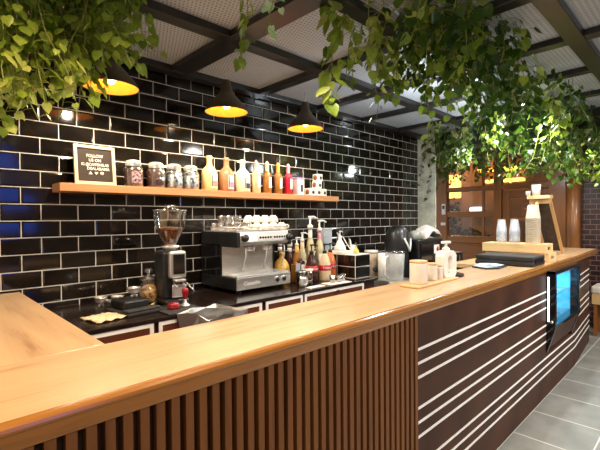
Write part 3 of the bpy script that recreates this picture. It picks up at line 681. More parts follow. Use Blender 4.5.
# second layers
for j in range(3):
    c_ = glass_cup(*at_m(-.165, .12 + j * .10), ztop + .057, GL, 'glasses on the espresso machine', fg)
for j in range(2):
    for i in range(3):
        white_cup(*at_m(.018 + i * .084, .115 + j * .105), ztop + .058, CL, 'white cups on the espresso machine', fc, random.uniform(-2.6, -.4))

# honey bottle
tag(MB().lathe([(0, 0), (.060, 0), (.072, .02), (.074, .09), (.066, .14), (.045, .18), (.022, .205), (.018, .235), (.020, .24), (.020, .255), (0, .258)], (2.33, 2.62, BT), 28).build('honey_bottle', 'yellow'), 'plump yellow pear-shaped bottle at the right side of the espresso machine', 'bottle')

# pump sauce bottles at the front
def pump_top(t, z, m, s=1.0, dirx=1):
    MB().lathe([(0, z), (.019 * s, z), (.019 * s, z + .022 * s), (.010 * s, z + .030 * s), (.006 * s, z + .032 * s), (.006 * s, z + .075 * s), (0, z + .075 * s)], n=16).build('pump_collar', m, t)
    MB().tube([(-.012 * s * dirx, 0, z + .078 * s), (.030 * s * dirx, 0, z + .082 * s), (.058 * s * dirx, 0, z + .070 * s)], .0085 * s, 8, r2=.005 * s).build('pump_spout', m, t)
def sauce_pump(x, y, m, label, txt='Torani'):
    t = thing('sauce_pump_bottle', label, 'bottle', (x, y, BT + .001), R(-30), 'sauce bottles with black pumps on the bench')
    MB().lathe([(0, 0), (.050, 0), (.054, .006), (.054, .12), (.051, .15), (.040, .19), (.026, .222), (.022, .235), (0, .236)], n=28).build('bottle_body', m, t)
    MB().lathe([(.0545, .088), (.0553, .09), (.0553, .134), (.0535, .136)], n=32).build('label_band', 'label_red', t)
    text('brand_lettering', txt, .030, 'white', t, (0, -.0562, .112), FRONT, shear=.25)
    pump_top(t, .234, 'black', 1.0)
sauce_pump(2.52, 2.44, 'choc', 'dark chocolate pump bottle with a red label band, left of the cream one')
sauce_pump(2.645, 2.40, 'white_sauce', 'cream coloured pump bottle with a red label band, in the middle of three')
sauce_pump(2.775, 2.45, 'orange', 'orange caramel pump bottle with a red label band, right of the cream one')
# tall white pump bottles behind
def tall_pump(x, y, h, rad, m, label, coll='white', neck=None):
    t = thing('syrup_pump_bottle', label, 'bottle', (x, y, BT + .001), R(-20), 'syrup bottles with white pumps on the bench')
    MB().lathe([(0, 0), (rad, 0), (rad, h * .50), (rad * .75, h * .60), (rad * .42, h * .68), (rad * .40, h * .78), (0, h * .78)], n=20).build('bottle_body', m, t)
    MB().lathe([(rad * .44, h * .60), (rad * .52, h * .62), (rad * .48, h * .80), (0, h * .81)], n=16).build('neck_sleeve', neck or coll, t)
    pump_top(t, h * .80, coll, h * .20 / .082 * 1.0)
    MB().box(-rad * .7, rad * .7, -rad - .002, -rad + .01, h * .12, h * .40).build('bottle_label', 'paper', t)
tall_pump(2.69, 2.62, .560, .038, 'pale_syrup', 'tallest white pump bottle rising behind the chocolate bottle', neck='white')
tall_pump(2.815, 2.62, .525, .038, 'pale_syrup', 'tall white pump bottle with a pink neck in front of the grey box', neck='pink')
tall_pump(2.585, 2.62, .415, .036, 'pale_syrup', 'white pump bottle with an orange collar left of the tallest one', neck='white_sauce')
tall_pump(2.487, 2.59, .375, .034, 'amber', 'white pump bottle with a yellow neck nearest the espresso machine', neck='yellow')
# dark bottles with white caps
def capped(x, y, h, label):
    t = thing('syrup_bottle', label, 'bottle', (x, y, BT + .001), 0, 'dark bottles with white caps against the tiles')
    MB().lathe([(0, 0), (.036, 0), (.037, h * .55), (.026, h * .70), (.014, h * .78), (.014, h * .92), (0, h * .92)], n=18).build('bottle_body', 'choc', t)
    MB().lathe([(0, h * .9), (.019, h * .9), (.019, h), (.016, h * 1.01), (0, h * 1.01)], n=16).build('cap', 'white', t)
    MB().lathe([(.0145, h * .76), (.020, h * .77), (.020, h * .86), (.0145, h * .87)], n=14).build('neck_band', 'white', t)
capped(2.42, 2.74, .335, 'dark bottle with a white cap nearest the espresso machine, by the tiles')
capped(2.50, 2.70, .322, 'dark bottle with a white cap and lower white band behind the yellow-necked pump')
capped(2.575, 2.77, .372, 'tallest dark bottle with a white cap standing against the tiles')
# grey storage box
t = thing('storage_box', 'grey-blue plastic box behind the pump bottles, at the back of the tiled block', 'box', (2.985, 2.70, 1.246))
MB().box(-.060, .060, -.04, .04, 0, .215, .006).build('box_body', 'grey_card', t); MB().box(-.063, .063, -.043, .043, .215, .235, .004).build('box_lid', 'grey_card', t)
# small things in front of the bottles
t = thing('tin_cup', 'small dark metal cup at the corner of the espresso machine', 'cup', (2.318, 2.37, BT + .001))
MB().lathe([(0, .004), (.030, .004), (.040, .110), (.043, .110), (.033, 0), (0, 0)], n=24).build('cup_body', mat('dark_tin', (.06, .055, .05), .3, .8), t); MB().lathe([(.041, .106), (.045, .108), (.045, .114), (.041, .114)], n=24).build('rim', 'chrome', t)
t = thing('glass_canister', 'small glass canister with a flat white lid', 'canister', (2.405, 2.37, BT + .001))
MB().lathe([(0, 0), (.036, 0), (.038, .006), (.038, .105), (.034, .11)], n=24).build('canister_body', 'plastic_clear', t); MB().lathe([(0, .004), (.034, .004), (.034, .07), (0, .072)], n=18).build('contents', 'beans', t); MB().lathe([(0, .108), (.041, .108), (.042, .112), (.042, .122), (0, .124)], n=24).build('lid', 'white', t)
t = thing('spice_bottle', 'squat bottle with a bluish label behind the dark metal cup', 'bottle', (2.375, 2.49, BT + .001))
MB().box(-.03, .03, -.03, .03, 0, .16, .01).lathe([(.018, .155), (.018, .175), (0, .176)], n=14).build('bottle_body', 'amber', t); MB().box(-.026, .026, -.0315, -.030, .08, .165).build('bottle_label', 'grey_card', t)
t = thing('spice_bottle', 'squat brown bottle with a white label behind the glass canister', 'bottle', (2.445, 2.50, BT + .001))
MB().box(-.028, .028, -.03, .03, 0, .18, .01).lathe([(.016, .175), (.016, .20), (0, .201)], n=14).build('bottle_body', 'choc', t); MB().box(-.022, .022, -.0315, -.030, .06, .15).build('bottle_label', 'paper', t)
t = thing('steel_jug', 'small shiny steel milk jug beside the espresso machine base', 'jug', (2.275, 2.30, BT + .001))
MB().lathe([(0, .003), (.030, .003), (.034, .03), (.026, .06), (.028, .075), (.030, .075), (.028, .06), (.036, .03), (.032, 0), (0, 0)], n=24).build('jug_body', 'chrome', t); MB().tube([(.030, 0, .065), (.05, 0, .06), (.05, 0, .03), (.034, 0, .022)], .004, 8).build('handle', 'chrome', t)
tag(MB().box(-.13, .13, -.055, .055, 0, .003).build('paper_sheet', 'paper', None, (2.60, 2.225, BT + .0005), R(-4)), 'white paper sheet under the three shot glasses', 'paper')
tag(MB().box(-.09, .09, -.03, .03, 0, .003).build('paper_napkin', 'paper', None, (2.33, 2.215, BT + .0005), R(3)), 'thin white napkin beside the steel milk jug', 'napkin')
f_ = None
for x, y, lab in ((2.57, 2.245, 'shot glass on the paper sheet, nearest the cream bottle'), (2.635, 2.225, 'middle shot glass of three on the paper sheet'), (2.70, 2.24, 'shot glass on the paper sheet, nearest the tiled block')):
    if f_ is None:
        f_ = thing('shot_glass', lab, 'glass', (x, y, BT + .004), 0, 'shot glasses on the paper sheet')
        MB().lathe([(0, .006), (.019, .006), (.025, .062), (.027, .062), (.022, 0), (0, 0)], n=20).build('glass_body', 'plastic_clear', f_); MB().lathe([(0, .007), (.0185, .007), (.0195, .022), (0, .022)], n=16).build('coffee_rest', 'amber', f_)
    else: dup(f_, (x, y, BT + .004), lab)

# tiled block at the end of the bench
zrow2, xg2 = zrow, xg
tb = struct(MB().box(2.875, 3.095, 2.24, 2.86, BT + .001, 1.245).build('wall_stub', 'grout'))
mb = MB()
def tile_xy(mb, a, c, z0, z1, face):
    bv = .008
    if face == 'f':
        Y_ = 2.24; vs = [(a, Y_ - .002, z0), (c, Y_ - .002, z0), (c, Y_ - .002, z1), (a, Y_ - .002, z1), (a + bv, Y_ - .007, z0 + bv), (c - bv, Y_ - .007, z0 + bv), (c - bv, Y_ - .007, z1 - bv), (a + bv, Y_ - .007, z1 - bv)]
    else:
        X_ = 2.875; vs = [(X_ - .002, c, z0), (X_ - .002, a, z0), (X_ - .002, a, z1), (X_ - .002, c, z1), (X_ - .007, c - bv, z0 + bv), (X_ - .007, a + bv, z0 + bv), (X_ - .007, a + bv, z1 - bv), (X_ - .007, c - bv, z1 - bv)]
    mb.add(vs, [(4, 5, 6, 7), (0, 1, 5, 4), (1, 2, 6, 5), (2, 3, 7, 6), (3, 0, 4, 7)])
for z0, z1 in ((BT + .006, 1.133), (1.139, 1.239)):
    tile_xy(mb, 2.879, 3.091, z0, z1, 'f')
    for a, c in ((2.244, 2.45), (2.456, 2.66), (2.666, 2.855)): tile_xy(mb, a, c, z0, z1, 's')
mb.build('block_tile', 'tile', tb)
# things on the tiled block
t = thing('soap_pump', 'white conical pump bottle on a white plate on the tiled block', 'bottle', (2.975, 2.50, 1.246))
MB().box(-.085, .085, -.12, .10, 0, .022, .008).build('plate', 'white', t); MB().lathe([(0, .022), (.060, .022), (.052, .06), (.026, .11), (.016, .125), (.016, .15), (0, .15)], n=24).build('bottle_body', 'white', t); pump_top(t, .148, 'white', .7)
t = thing('dropper_bottle', 'tiny bottle with yellow liquid on the tiled block', 'bottle', (2.99, 2.32, 1.246))
MB().lathe([(0, 0), (.028, 0), (.026, .03), (.010, .055), (.010, .07), (0, .07)], n=18).build('bottle_body', mat('pale_yellow', (.72, .62, .16), .3), t); MB().lathe([(0, .068), (.012, .068), (.008, .10), (0, .11)], n=12).build('cap', 'plastic_clear', t)
t = thing('charger_cable', 'white cable loops with a plug hanging by the tiles', 'cable', (3.20, 2.55, 1.246))
pts = [(-.12, -.10, .02), (-.11, -.04, .08), (-.06, .05, .14), (0, .14, .15), (.05, .22, .18), (.10, .24, .12), (.11, .25, .04), (.07, .24, -.03)]
def smooth_pts(p, n=5):
    out = []; p = [Vector(q) for q in p]; p = [p[0]] + p + [p[-1]]
    for i in range(1, len(p) - 2):
        for k in range(n):
            u_ = k / n; a_, b_, c_, d_ = p[i - 1], p[i], p[i + 1], p[i + 2]
            out.append(.5 * ((2 * b_) + (c_ - a_) * u_ + (2 * a_ - 5 * b_ + 4 * c_ - d_) * u_ * u_ + (3 * b_ - a_ - 3 * c_ + d_) * u_ ** 3))
    return out + [p[-1]]
MB().tube(smooth_pts(pts), .005, 6).tube(smooth_pts([(-.13, -.12, .0), (-.10, -.08, .10), (-.02, .0, .12), (.02, .02, .06), (.05, .03, .0)]), .005, 6).build('cord', 'white', t)
MB().box(-.022, .022, -.018, .018, -.035, .035, .008).build('plug', 'white', t, (.06, .03, -.03)).rotation_euler = (.3, .5, .3)
MB().box(-.018, .018, -.018, .018, 0, .075, .008).build('adapter', 'white', t, (-.13, -.13, .0))

# steel sink unit and what stands on it
su = thing('steel_sink_unit', 'low stainless steel sink unit right of the tiled block', 'sink unit', (0, 0, 0))
MB().box(3.31, 3.62, 2.07, 2.86, .93, .97, .004).build('steel_top', 'steel', su); MB().box(3.325, 3.615, 2.09, 2.85, 0, .93).build('cabinet', 'steel', su)
MB().box(3.306, 3.311, 2.10, 2.17, .935, .965).build('sticker', 'white', su)
MB().box(3.105, 3.30, 2.42, 2.86, 0, .95).build('side_cabinet', 'steel', su)
t = thing('water_pitcher', 'clear plastic pitcher with white handle on the steel unit', 'pitcher', (3.44, 2.19, .971), R(170))
MB().lathe([(0, .004), (.078, .004), (.092, .26), (.095, .26), (.082, 0), (0, 0)], n=28).build('pitcher_body', cloudy_mat('milky_plastic', (.80, .80, .77), .42), t)
MB().tube([(.086, .0, .235), (.135, .0, .22), (.150, .0, .06), (.115, .0, .03)], .010, 8).build('handle', 'white', t)
MB().lathe([(0, .262), (.097, .262), (.097, .278), (.03, .285), (0, .286)], n=28).build('lid', 'plastic_clear', t)
MB().box(-.03, .03, -.097, -.088, .12, .20, .004).build('sticker', 'grey_card', t)
t = thing('beige_canister', 'beige canister behind the clear pitcher', 'canister', (3.56, 2.56, .971))
MB().lathe([(0, 0), (.070, 0), (.072, .22), (.06, .235), (0, .236)], n=24).build('canister_body', mat('beige', (.55, .42, .31), .5), t); MB().lathe([(0, .236), (.073, .236), (.073, .262), (0, .265)], n=24).build('lid', 'white_matte', t)
MB().lathe([(0, 0), (.024, 0), (.024, .03), (0, .034)], (-.03, -.068, .06), 16, axis=(-.4, -1, 0)).build('tap', 'black', t)
t = thing('paper_roll', 'white paper roll beside the beige canister', 'roll', (3.55, 2.40, .971)); MB().lathe([(.02, 0), (.055, 0), (.055, .24), (.02, .24), (.02, 0)], n=24).build('roll', 'paper', t)
# black appliance row beyond the sink
bc = thing('under_counter_cabinet', 'black cabinet carrying the black appliances beside the sink', 'cabinet', (0, 0, 0))
MB().box(3.635, 5.08, 2.12, 2.60, .90, .93).build('cabinet_top', 'black', bc); MB().box(3.65, 5.07, 2.14, 2.59, 0, .899).build('cabinet_body', 'black_matte', bc)
t = thing('black_bag', 'rounded black bag with white straps behind the pitcher', 'bag', (3.785, 2.38, .931))
mb = MB(); mb.lathe([(0, 0), (.10, 0), (.122, .04), (.118, .16), (.126, .30), (.132, .40), (.120, .48), (.092, .535), (.045, .562), (0, .566)], n=28)
mb.v = [(x * (1 + .04 * math.sin(9 * z * 3 + 4 * x * 10)), y * (1 + .04 * math.cos(22 * z + 30 * x)), z) for x, y, z in mb.v]; mb.build('bag_body', 'black', t)
MB().tube([(-.06, -.122, .43), (-.02, -.138, .36), (.02, -.138, .29)], .011, 6).tube([(.095, -.105, .42), (.06, -.124, .35), (.02, -.138, .29)], .011, 6).build('strap', 'white', t)
# black coffee machine with a towel on top
t = thing('drip_machine', 'boxy black drink machine with a white sticker beside the canisters', 'machine', (4.195, 2.28, .931))
MB().box(-.275, .275, -.08, .08, 0, .405, .015).build('body', 'black', t); MB().box(-.24, .02, -.088, -.08, .06, .37, .008).build('door', 'black_gloss', t)
MB().box(.06, .18, -.0825, -.080, .24, .34).build('sticker', 'white', t); MB().lathe([(0, 0), (.028, 0), (.028, .001), (0, .001)], (.14, -.083, .29), 16, axis=(0, -1, 0)).build('sticker_print', 'label_red', t)
mb = MB(); N = 10; vs = []
for i in range(N + 1):
    for j in range(N + 1):
        x, y = i / N - .5, j / N - .5; e = max(abs(x), abs(y)) * 2
        vs.append((x * .38, y * .19, (.11 if e < .85 else .06) * (1 - .45 * e) - .25 * x * x + .012 * math.sin(11 * x + 7 * y)))
mb.add(vs, [(i * (N + 1) + j, (i + 1) * (N + 1) + j, (i + 1) * (N + 1) + j + 1, i * (N + 1) + j + 1) for i in range(N) for j in range(N)], True)
zmin = min(v[2] for v in vs)
o = mb.build('white_towel', 'white_matte', None, (4.25, 2.29, .931 + .407 - zmin), R(3)); md = o.modifiers.new('solid', 'SOLIDIFY'); md.thickness = .006; md.offset = 1
tag(o, 'white folded towel on top of the boxy black machine', 'towel')
o = MB().lathe([(0, .0), (.055, .0), (.07, .03), (.06, .08), (.03, .10), (0, .10)], (3.99, 2.28, .931 + .406), 18).build('plastic_bundle', cloudy_mat('grey_film', (.45, .47, .42), .75)); tag(o, 'crumpled grey plastic bundle on top of the boxy black machine', 'bag')
t = thing('card_terminal_box', 'low black box right of the boxy black machine', 'box', (4.74, 2.30, .931))
MB().box(-.25, .20, -.13, .13, 0, .215, .012).build('box_body', 'black', t); MB().box(-.24, .19, -.12, .12, .215, .222, .002).build('top_plate', 'steel', t); MB().box(.10, .112, -.133, -.128, .04, .18).build('edge_trim', 'steel', t)
f_ = None
t = thing('utensil_cup', 'white cup of utensils on the low black box', 'cup', (4.56, 2.33, 1.155)); MB().lathe([(0, .003), (.04, .003), (.05, .07), (.053, .07), (.043, 0), (0, 0)], n=20).build('cup_body', 'white', t); MB().tube([(-.02, 0, .02), (-.06, 0, .12)], .007, 6).tube([(.02, 0, .02), (.05, .0, .115)], .007, 6).build('utensil', 'pine', t)
t = thing('side_table', 'wooden side table behind the counter near the storefront', 'table', (4.72, 1.90, 0))
MB().box(-.42, .42, -.14, .14, 1.03, 1.075, .004).build('table_top', 'lid_wood', t); 
for sx in (-.38, .38):
    for sy in (-.11, .11): MB().box(sx - .02, sx + .02, sy - .02, sy + .02, 0, 1.03).build('leg', 'store_wood', t)

# ================================================================ COUNTER GOODS
t = thing('wooden_tray', 'narrow wooden tray under the white canisters', 'tray', (2.43, 1.272, CT + .001), R(1))
MB().box(-.29, .26, -.065, .065, 0, .012, .004).build('tray_board', 'lid_wood', t)
def canister(x, y, r_, h_, label):
    t = thing('canister', label, 'canister', (x, y, CT + .014), 0, 'white canisters with wooden lids on the tray')
    MB().lathe([(0, 0), (r_ * .97, 0), (r_, .006), (r_, h_ - .01), (r_ * .96, h_), (0, h_)], n=32).build('canister_body', 'white_matte', t)
    MB().lathe([(0, h_), (r_ * 1.0, h_), (r_ * 1.0, h_ + .010), (r_ * .95, h_ + .013), (0, h_ + .013)], n=32).build('lid', 'lid_wood', t)
canister(2.265, 1.274, .054, .128, 'largest white canister with wooden lid on the tray')
canister(2.438, 1.278, .036, .098, 'middle-sized white canister with wooden lid on the tray')
canister(2.527, 1.278, .029, .080, 'smallest white canister with wooden lid on the tray')
# ring-shaped dispenser
t = thing('soap_dispenser', 'white ring-shaped pump dispenser with an oval opening on the counter', 'dispenser', (2.655, 1.285, CT + .001), R(-8))
def rrect(w, h, r_, n=6):
    p = []
    for cx, cz, a0 in ((w / 2 - r_, h / 2 - r_, 0), (-w / 2 + r_, h / 2 - r_, 90), (-w / 2 + r_, -h / 2 + r_, 180), (w / 2 - r_, -h / 2 + r_, 270)):
        for i in range(n + 1): a = R(a0 + 90 * i / n); p.append((cx + r_ * math.cos(a), cz + r_ * math.sin(a)))
    return p
A_ = rrect(.15, .19, .045); B_ = rrect(.050, .120, .024); n = len(A_); zc = .096; dy = .035
vs = [(a, -dy, c + zc) for a, c in A_] + [(a, -dy, c + zc) for a, c in B_] + [(a, dy, c + zc) for a, c in B_] + [(a, dy, c + zc) for a, c in A_]
fs = []
for s0, s1 in ((0, n), (n, 2 * n), (2 * n, 3 * n), (3 * n, 0)): fs += [(s0 + i, s0 + (i + 1) % n, s1 + (i + 1) % n, s1 + i) for i in range(n)]
MB().add(vs, fs).build('dispenser_body', 'white', t, bev=.006)
MB().lathe([(0, .188), (.028, .188), (.026, .205), (.014, .215), (.009, .218), (.009, .238), (0, .238)], n=20).build('neck', 'white', t)
MB().box(-.042, .042, -.014, .014, .238, .256, .006).build('pump_head', 'white', t)
t = thing('dark_cloth', 'crumpled dark cloth beside the white ring-shaped dispenser', 'cloth', (2.80, 1.27, CT + .001), R(15))
bm = bmesh.new(); bmesh.ops.create_icosphere(bm, subdivisions=3, radius=1)
for v in bm.verts:
    k_ = 1 + .16 * math.sin(6 * v.co.x + 2) * math.cos(5 * v.co.y + 1) + .08 * math.sin(11 * v.co.z + 4 * v.co.x); z_ = max(v.co.z, -.35)
    v.co = Vector((v.co.x * .055 * k_, v.co.y * .040 * k_, (z_ + .35) * .022 * k_))
MB().frombm(bm).build('cloth', mat('dark_fabric', (.035, .028, .026), .9), t)
# flyer and black tray
t = thing('menu_folder', 'black menu folder with a pale blue leaflet on the counter', 'menu', (3.53, 1.32, CT + .001), R(0))
MB().prism([(-.15, .09), (-.22, -.05), (-.14, -.12), (.12, -.10), (.22, .04), (.12, .14)], 0, .010, 2).build('folder', 'black', t)
MB().prism([(-.13, .085), (-.20, -.04), (-.10, -.085), (.10, -.075), (.17, .04), (.10, .12)], .0105, .0145, 2).build('leaflet', mat('blue_leaflet', (.52, .64, .72), .5, var=.35, scale=14), t)
# black long box
t = thing('folded_mat', 'long black ribbed case lying across the counter', 'case', (3.85, 1.27, CT + .001))
mb = MB(); pr = []
mb.box(-.17, .18, -.235, .24, .0, .042, .012); mb.box(-.165, .17, -.235, .235, .042, .085, .012)
mb.build('case_body', 'black_matte', t); MB().box(-.12, .12, -.2375, -.2345, .02, .065, .004).build('end_cap', 'black_gloss', t)
# two crates with hand slots
def crate(x, y, z, label, l=.56):
    t = thing('wooden_crate', label, 'crate', (x, y, z), 0, 'pale wooden crates stacked on the counter')
    w = .25; hh = .078; th = .014
    mb = MB(); mb.box(-w / 2, -w / 2 + th, -l / 2, l / 2, 0, hh).box(w / 2 - th, w / 2, -l / 2, l / 2, 0, hh); mb.build('long_side', 'pine', t, bev=.002)
    mb = MB()
    for s_ in (-1, 1):
        y0, y1 = (s_ * l / 2 - (th if s_ > 0 else 0), s_ * l / 2 + (th if s_ < 0 else 0))
        mb.box(-w / 2 + th, -.045, y0, y1, 0, hh).box(.045, w / 2 - th, y0, y1, 0, hh).box(-.045, .045, y0, y1, 0, .026).box(-.045, .045, y0, y1, .054, hh)
    mb.build('end_board', 'pine', t)
    MB().box(-w / 2 + th, w / 2 - th, -l / 2 + th, l / 2 - th, .0, .008).build('bottom', 'pine', t)
    MB().box(-w / 2, w / 2, -l / 2, l / 2, hh, hh + .004).build('top_board', 'pine', t)
    return t
crate(4.300, 1.325, CT + .001, 'lower pale wooden crate with a hand slot, under another crate')
crate(4.270, 1.345, CT + .084, 'upper pale wooden crate carrying the cup stacks')
cz = CT + .168
def cup_stack(x, y, n_, r0, r1, h_, step, m, label, name='cup_stack'):
    # upside-down nested cups: every rim shows
    t = thing(name, label, 'cups', (x, y, cz))
    for i in range(n_):
        z = i * step
        MB().lathe([(r1, z), (r1 + .003, z + .003), (r1, z + .007), (r0 + (r1 - r0) * .0, z + h_), (0, z + h_ + .001)], n=24).build('cup', m, t)
    return t
PLC = cloudy_mat('frosted_plastic', (.66, .70, .74), .26)
def cups(x, y, n_, r0, r1, h_, step, m, lab, grp):
    first = None
    for i in range(n_):
        if first is None:
            first = thing('takeaway_cup', lab, 'cup', (x, y, cz), 0, grp)
            MB().lathe([(r1, 0), (r1 + .003, .002), (r1 + .003, .007), (r1, .009), (r0, h_ - .002), (r0 - .004, h_), (0, h_)], n=24).build('cup_body', m, first)
        else: dup(first, (x, y, cz + i * step), lab)
cups(4.27, 1.484, 9, .034, .047, .115, .0145, PLC, 'clear plastic cup in the left nested stack on the upper crate', 'left stack of clear plastic cups')
cups(4.27, 1.363, 9, .034, .047, .115, .0145, PLC, 'clear plastic cup in the middle nested stack, next to the paper cups', 'middle stack of clear plastic cups')
cups(4.27, 1.200, 15, .044, .062, .135, .0165, 'paper_cup', 'kraft paper cup in the tall nested stack on the upper crate', 'tall stack of paper cups')
# wooden display stand
t = thing('menu_stand', 'leaning wood-framed dark menu stand at the counter end', 'stand', (0, 0, 0))
def stile(y, x0, x1, z0, z1, m='pine_z', wd=.028, name='stile'):
    MB().prism([(x0 - .014, z0), (x0 + .014, z0), (x1 + .014, z1), (x1 - .014, z1)], y - wd / 2, y + wd / 2, 1).build(name, m, t)
stile(1.205, 5.37, 4.84, CT + .001, 1.775); stile(1.375, 5.37, 4.84, CT + .001, 1.775)
MB().prism([(5.335, CT + .03), (5.342, CT + .03), (4.862, 1.74), (4.855, 1.74)], 1.219, 1.361, 1).build('board', 'slate', t)
MB().box(4.77, 4.89, 1.185, 1.40, 1.765, 1.80, .003).build('top_shelf', 'pine', t); MB().box(4.82, 4.85, 1.19, 1.39, 1.715, 1.775).build('top_rail', 'pine_z', t)
MB().prism([(4.62, CT + .001), (4.645, CT + .001), (4.845, 1.775), (4.82, 1.775)], 1.30, 1.328, 1).build('prop_leg', 'pine_z', t)
t = thing('tumbler', 'white ribbed tumbler on top of the menu stand', 'cup', (4.82, 1.325, 1.801)); MB().lathe([(0, .003), (.034, .003), (.044, .118), (.046, .118), (.037, 0), (0, 0)], n=16).build('cup_body', 'ceramic', t)
t = thing('espresso_cup', 'tiny white cup beside the tumbler on the menu stand', 'cup', (4.80, 1.396, 1.801)); MB().lathe([(0, .003), (.018, .003), (.024, .05), (.026, .05), (.021, 0), (0, 0)], n=16).build('cup_body', 'ceramic', t)
# stool beyond the counter end
t = thing('stool', 'cream cushioned stool beyond the counter end', 'stool', (6.62, .88, 0))
MB().box(-.18, .18, -.24, .25, .56, .66, .03).build('cushion', 'cushion', t); MB().box(-.17, .17, -.23, .24, .42, .56, .006).build('seat_box', 'pine_z', t)
for sx in (-.14, .14):
    for sy in (-.2, .2): MB().box(sx - .02, sx + .02, sy - .02, sy + .02, 0, .42).build('leg', 'store_wood', t)
t = thing('wall_bench', 'dark wooden bench along the brick wall', 'bench', (6.88, -.2, 0)); MB().box(-.10, .10, -1.4, 1.0, .50, .55).build('seat', 'wenge_door', t); MB().box(-.09, .10, -1.4, 1.0, .30, .36).build('rail', 'wenge_door', t)
for y in (-1.3, -.1, .9): MB().box(-.08, .08, y - .03, y + .03, 0, .5).build('leg', 'wenge', t)
# wall gadgets on the storefront post
t = thing('thermostat', 'white slim wall thermostat on the wooden post', 'thermostat', (SX - .062, 3.345, 1.63)); MB().box(-.02, 0, -.035, .035, 0, .19, .008).build('case', 'white', t); MB().box(-.023, -.02, -.02, .02, .10, .16).build('screen', 'ink', t)
tag(MB().box(SX - .08, SX - .0605, 3.31, 3.40, 1.44, 1.49, .008).build('light_switch', 'white'), 'small white switch below the thermostat', 'switch')

# ================================================================ LED SPOTS IN THE IVY
for x, lab in ((3.98, 'bright white ceiling spot glowing through the ivy above the cup stacks'), (5.61, 'bright white ceiling spot farther away, above the counter end')):
    t = thing('ceiling_spot', lab, 'lamp', (x, 1.22, 2.58))
    MB().lathe([(.034, .0), (.040, .002), (.040, .075), (0, .078)], n=20).build('housing', 'black', t); MB().lathe([(0, .012), (.020, .010), (.030, .004), (.033, .008), (0, .02)], n=20).build('lens', 'led', t)

# ================================================================ IVY
LEAF = [(0, 0, 0), (-.30, -.10, -.03), (-.50, .18, -.05), (-.40, .52, -.06), (-.14, .84, -.04), (0, 1.02, -.03), (.14, .84, -.04), (.40, .52, -.06), (.50, .18, -.05), (.30, -.10, -.03), (0, .42, .08)]
def add_leaf(vs, fs, p, n_dir, up_dir, size):
    # up_dir: from the leaf's base to its tip; n_dir: its face normal
    y = up_dir.normalized(); z = (n_dir - y * n_dir.dot(y)); z = z.normalized() if z.length > 1e-5 else y.orthogonal().normalized(); x = y.cross(z)
    b0 = len(vs)
    for a, c, d in LEAF: vs.append((p + size * (a * x + c * y + d * z))[:])
    for i in range(10): fs.append((b0 + 10, b0 + i, b0 + (i + 1) % 10))
def ivy(start, length, label, group, leaf='leaf', size=.05, gap=.035, spread=.045, drift=.25, wander=.012, name='ivy_strand', run=None, dens=1.0, parent=None):
    rnd = random
    pts = []; p = Vector(start)
    if p.z > 2.6: pts.append(Vector((p.x, p.y, 2.70)))
    if run:
        p2 = p - Vector(run)
        for i in range(6): pts.append(p2 + Vector(run) * (i / 6) + Vector((rnd.uniform(-.02, .02), rnd.uniform(-.02, .02), rnd.uniform(-.03, .0))))
    d = Vector((rnd.uniform(-drift, drift), rnd.uniform(-drift, drift), -1)).normalized(); pts.append(p.copy()); done = 0
    while done < length:
        d = (d + Vector((rnd.uniform(-1, 1) * .28, rnd.uniform(-1, 1) * .28, -.18))).normalized(); st = .04; p = p + d * st; done += st; pts.append(p.copy())
    vs, fs = [], []; stems = MB().tube(pts, .0022, 4, cap=False)
    acc = 0; side = rnd.choice((-1, 1))
    for a, c in zip(pts, pts[1:]):
        acc += (c - a).length * dens
        while acc > gap:
            acc -= gap; side = -side
            q = a.lerp(c, rnd.random()); ang = rnd.uniform(0, 2 * PI)
            out = Vector((math.cos(ang), math.sin(ang), rnd.uniform(-.3, .35))); L_ = spread * rnd.uniform(.35, 1.2); b_ = q + out * L_
            stems.tube([q, q + out * L_ * .5 + Vector((0, 0, .006)), b_], .0012, 3, cap=False)
            tip = Vector((out.x * .5 + rnd.uniform(-.3, .3), out.y * .5 + rnd.uniform(-.3, .3), -1 + rnd.uniform(-.2, .5)))
            nrm = Vector((out.x + rnd.uniform(-.7, .7), out.y + rnd.uniform(-.7, .7), .5 + rnd.uniform(-.3, .5)))
            add_leaf(vs, fs, b_, nrm, tip, size * rnd.choice((.55, .7, .85, 1, 1, 1.15)))
    t = thing(name, label, 'ivy', tuple(start), 0, group)
    off = Vector(start)
    mb = MB(); mb.v = [(Vector(v) - off)[:] for v in vs]; mb.f = fs; mb.sm = [True] * len(fs); mb.build('leaves', leaf, t, recalc=False)
    stems.v = [(Vector(v) - off)[:] for v in stems.v]; stems.build('stem', 'leaf_stem', t, recalc=False)
    return t
U = random.uniform
# dense mass at the upper left
LL = 'green ivy strand in the dense hanging mass at the upper left, above the return counter'
for k in range(84):
    x = U(.0, .70); y = U(1.68, 2.05)
    s_ = x / y  # the farther along, the shorter it hangs
    low = 1.89 + max(0, (x - .28)) * 1.02 + U(-.04, .20)
    z0 = 2.64
    ivy((x, y, z0), z0 - low, LL, 'ivy strands of the mass at the upper left', 'leaf', .046, .024, .06, .12)
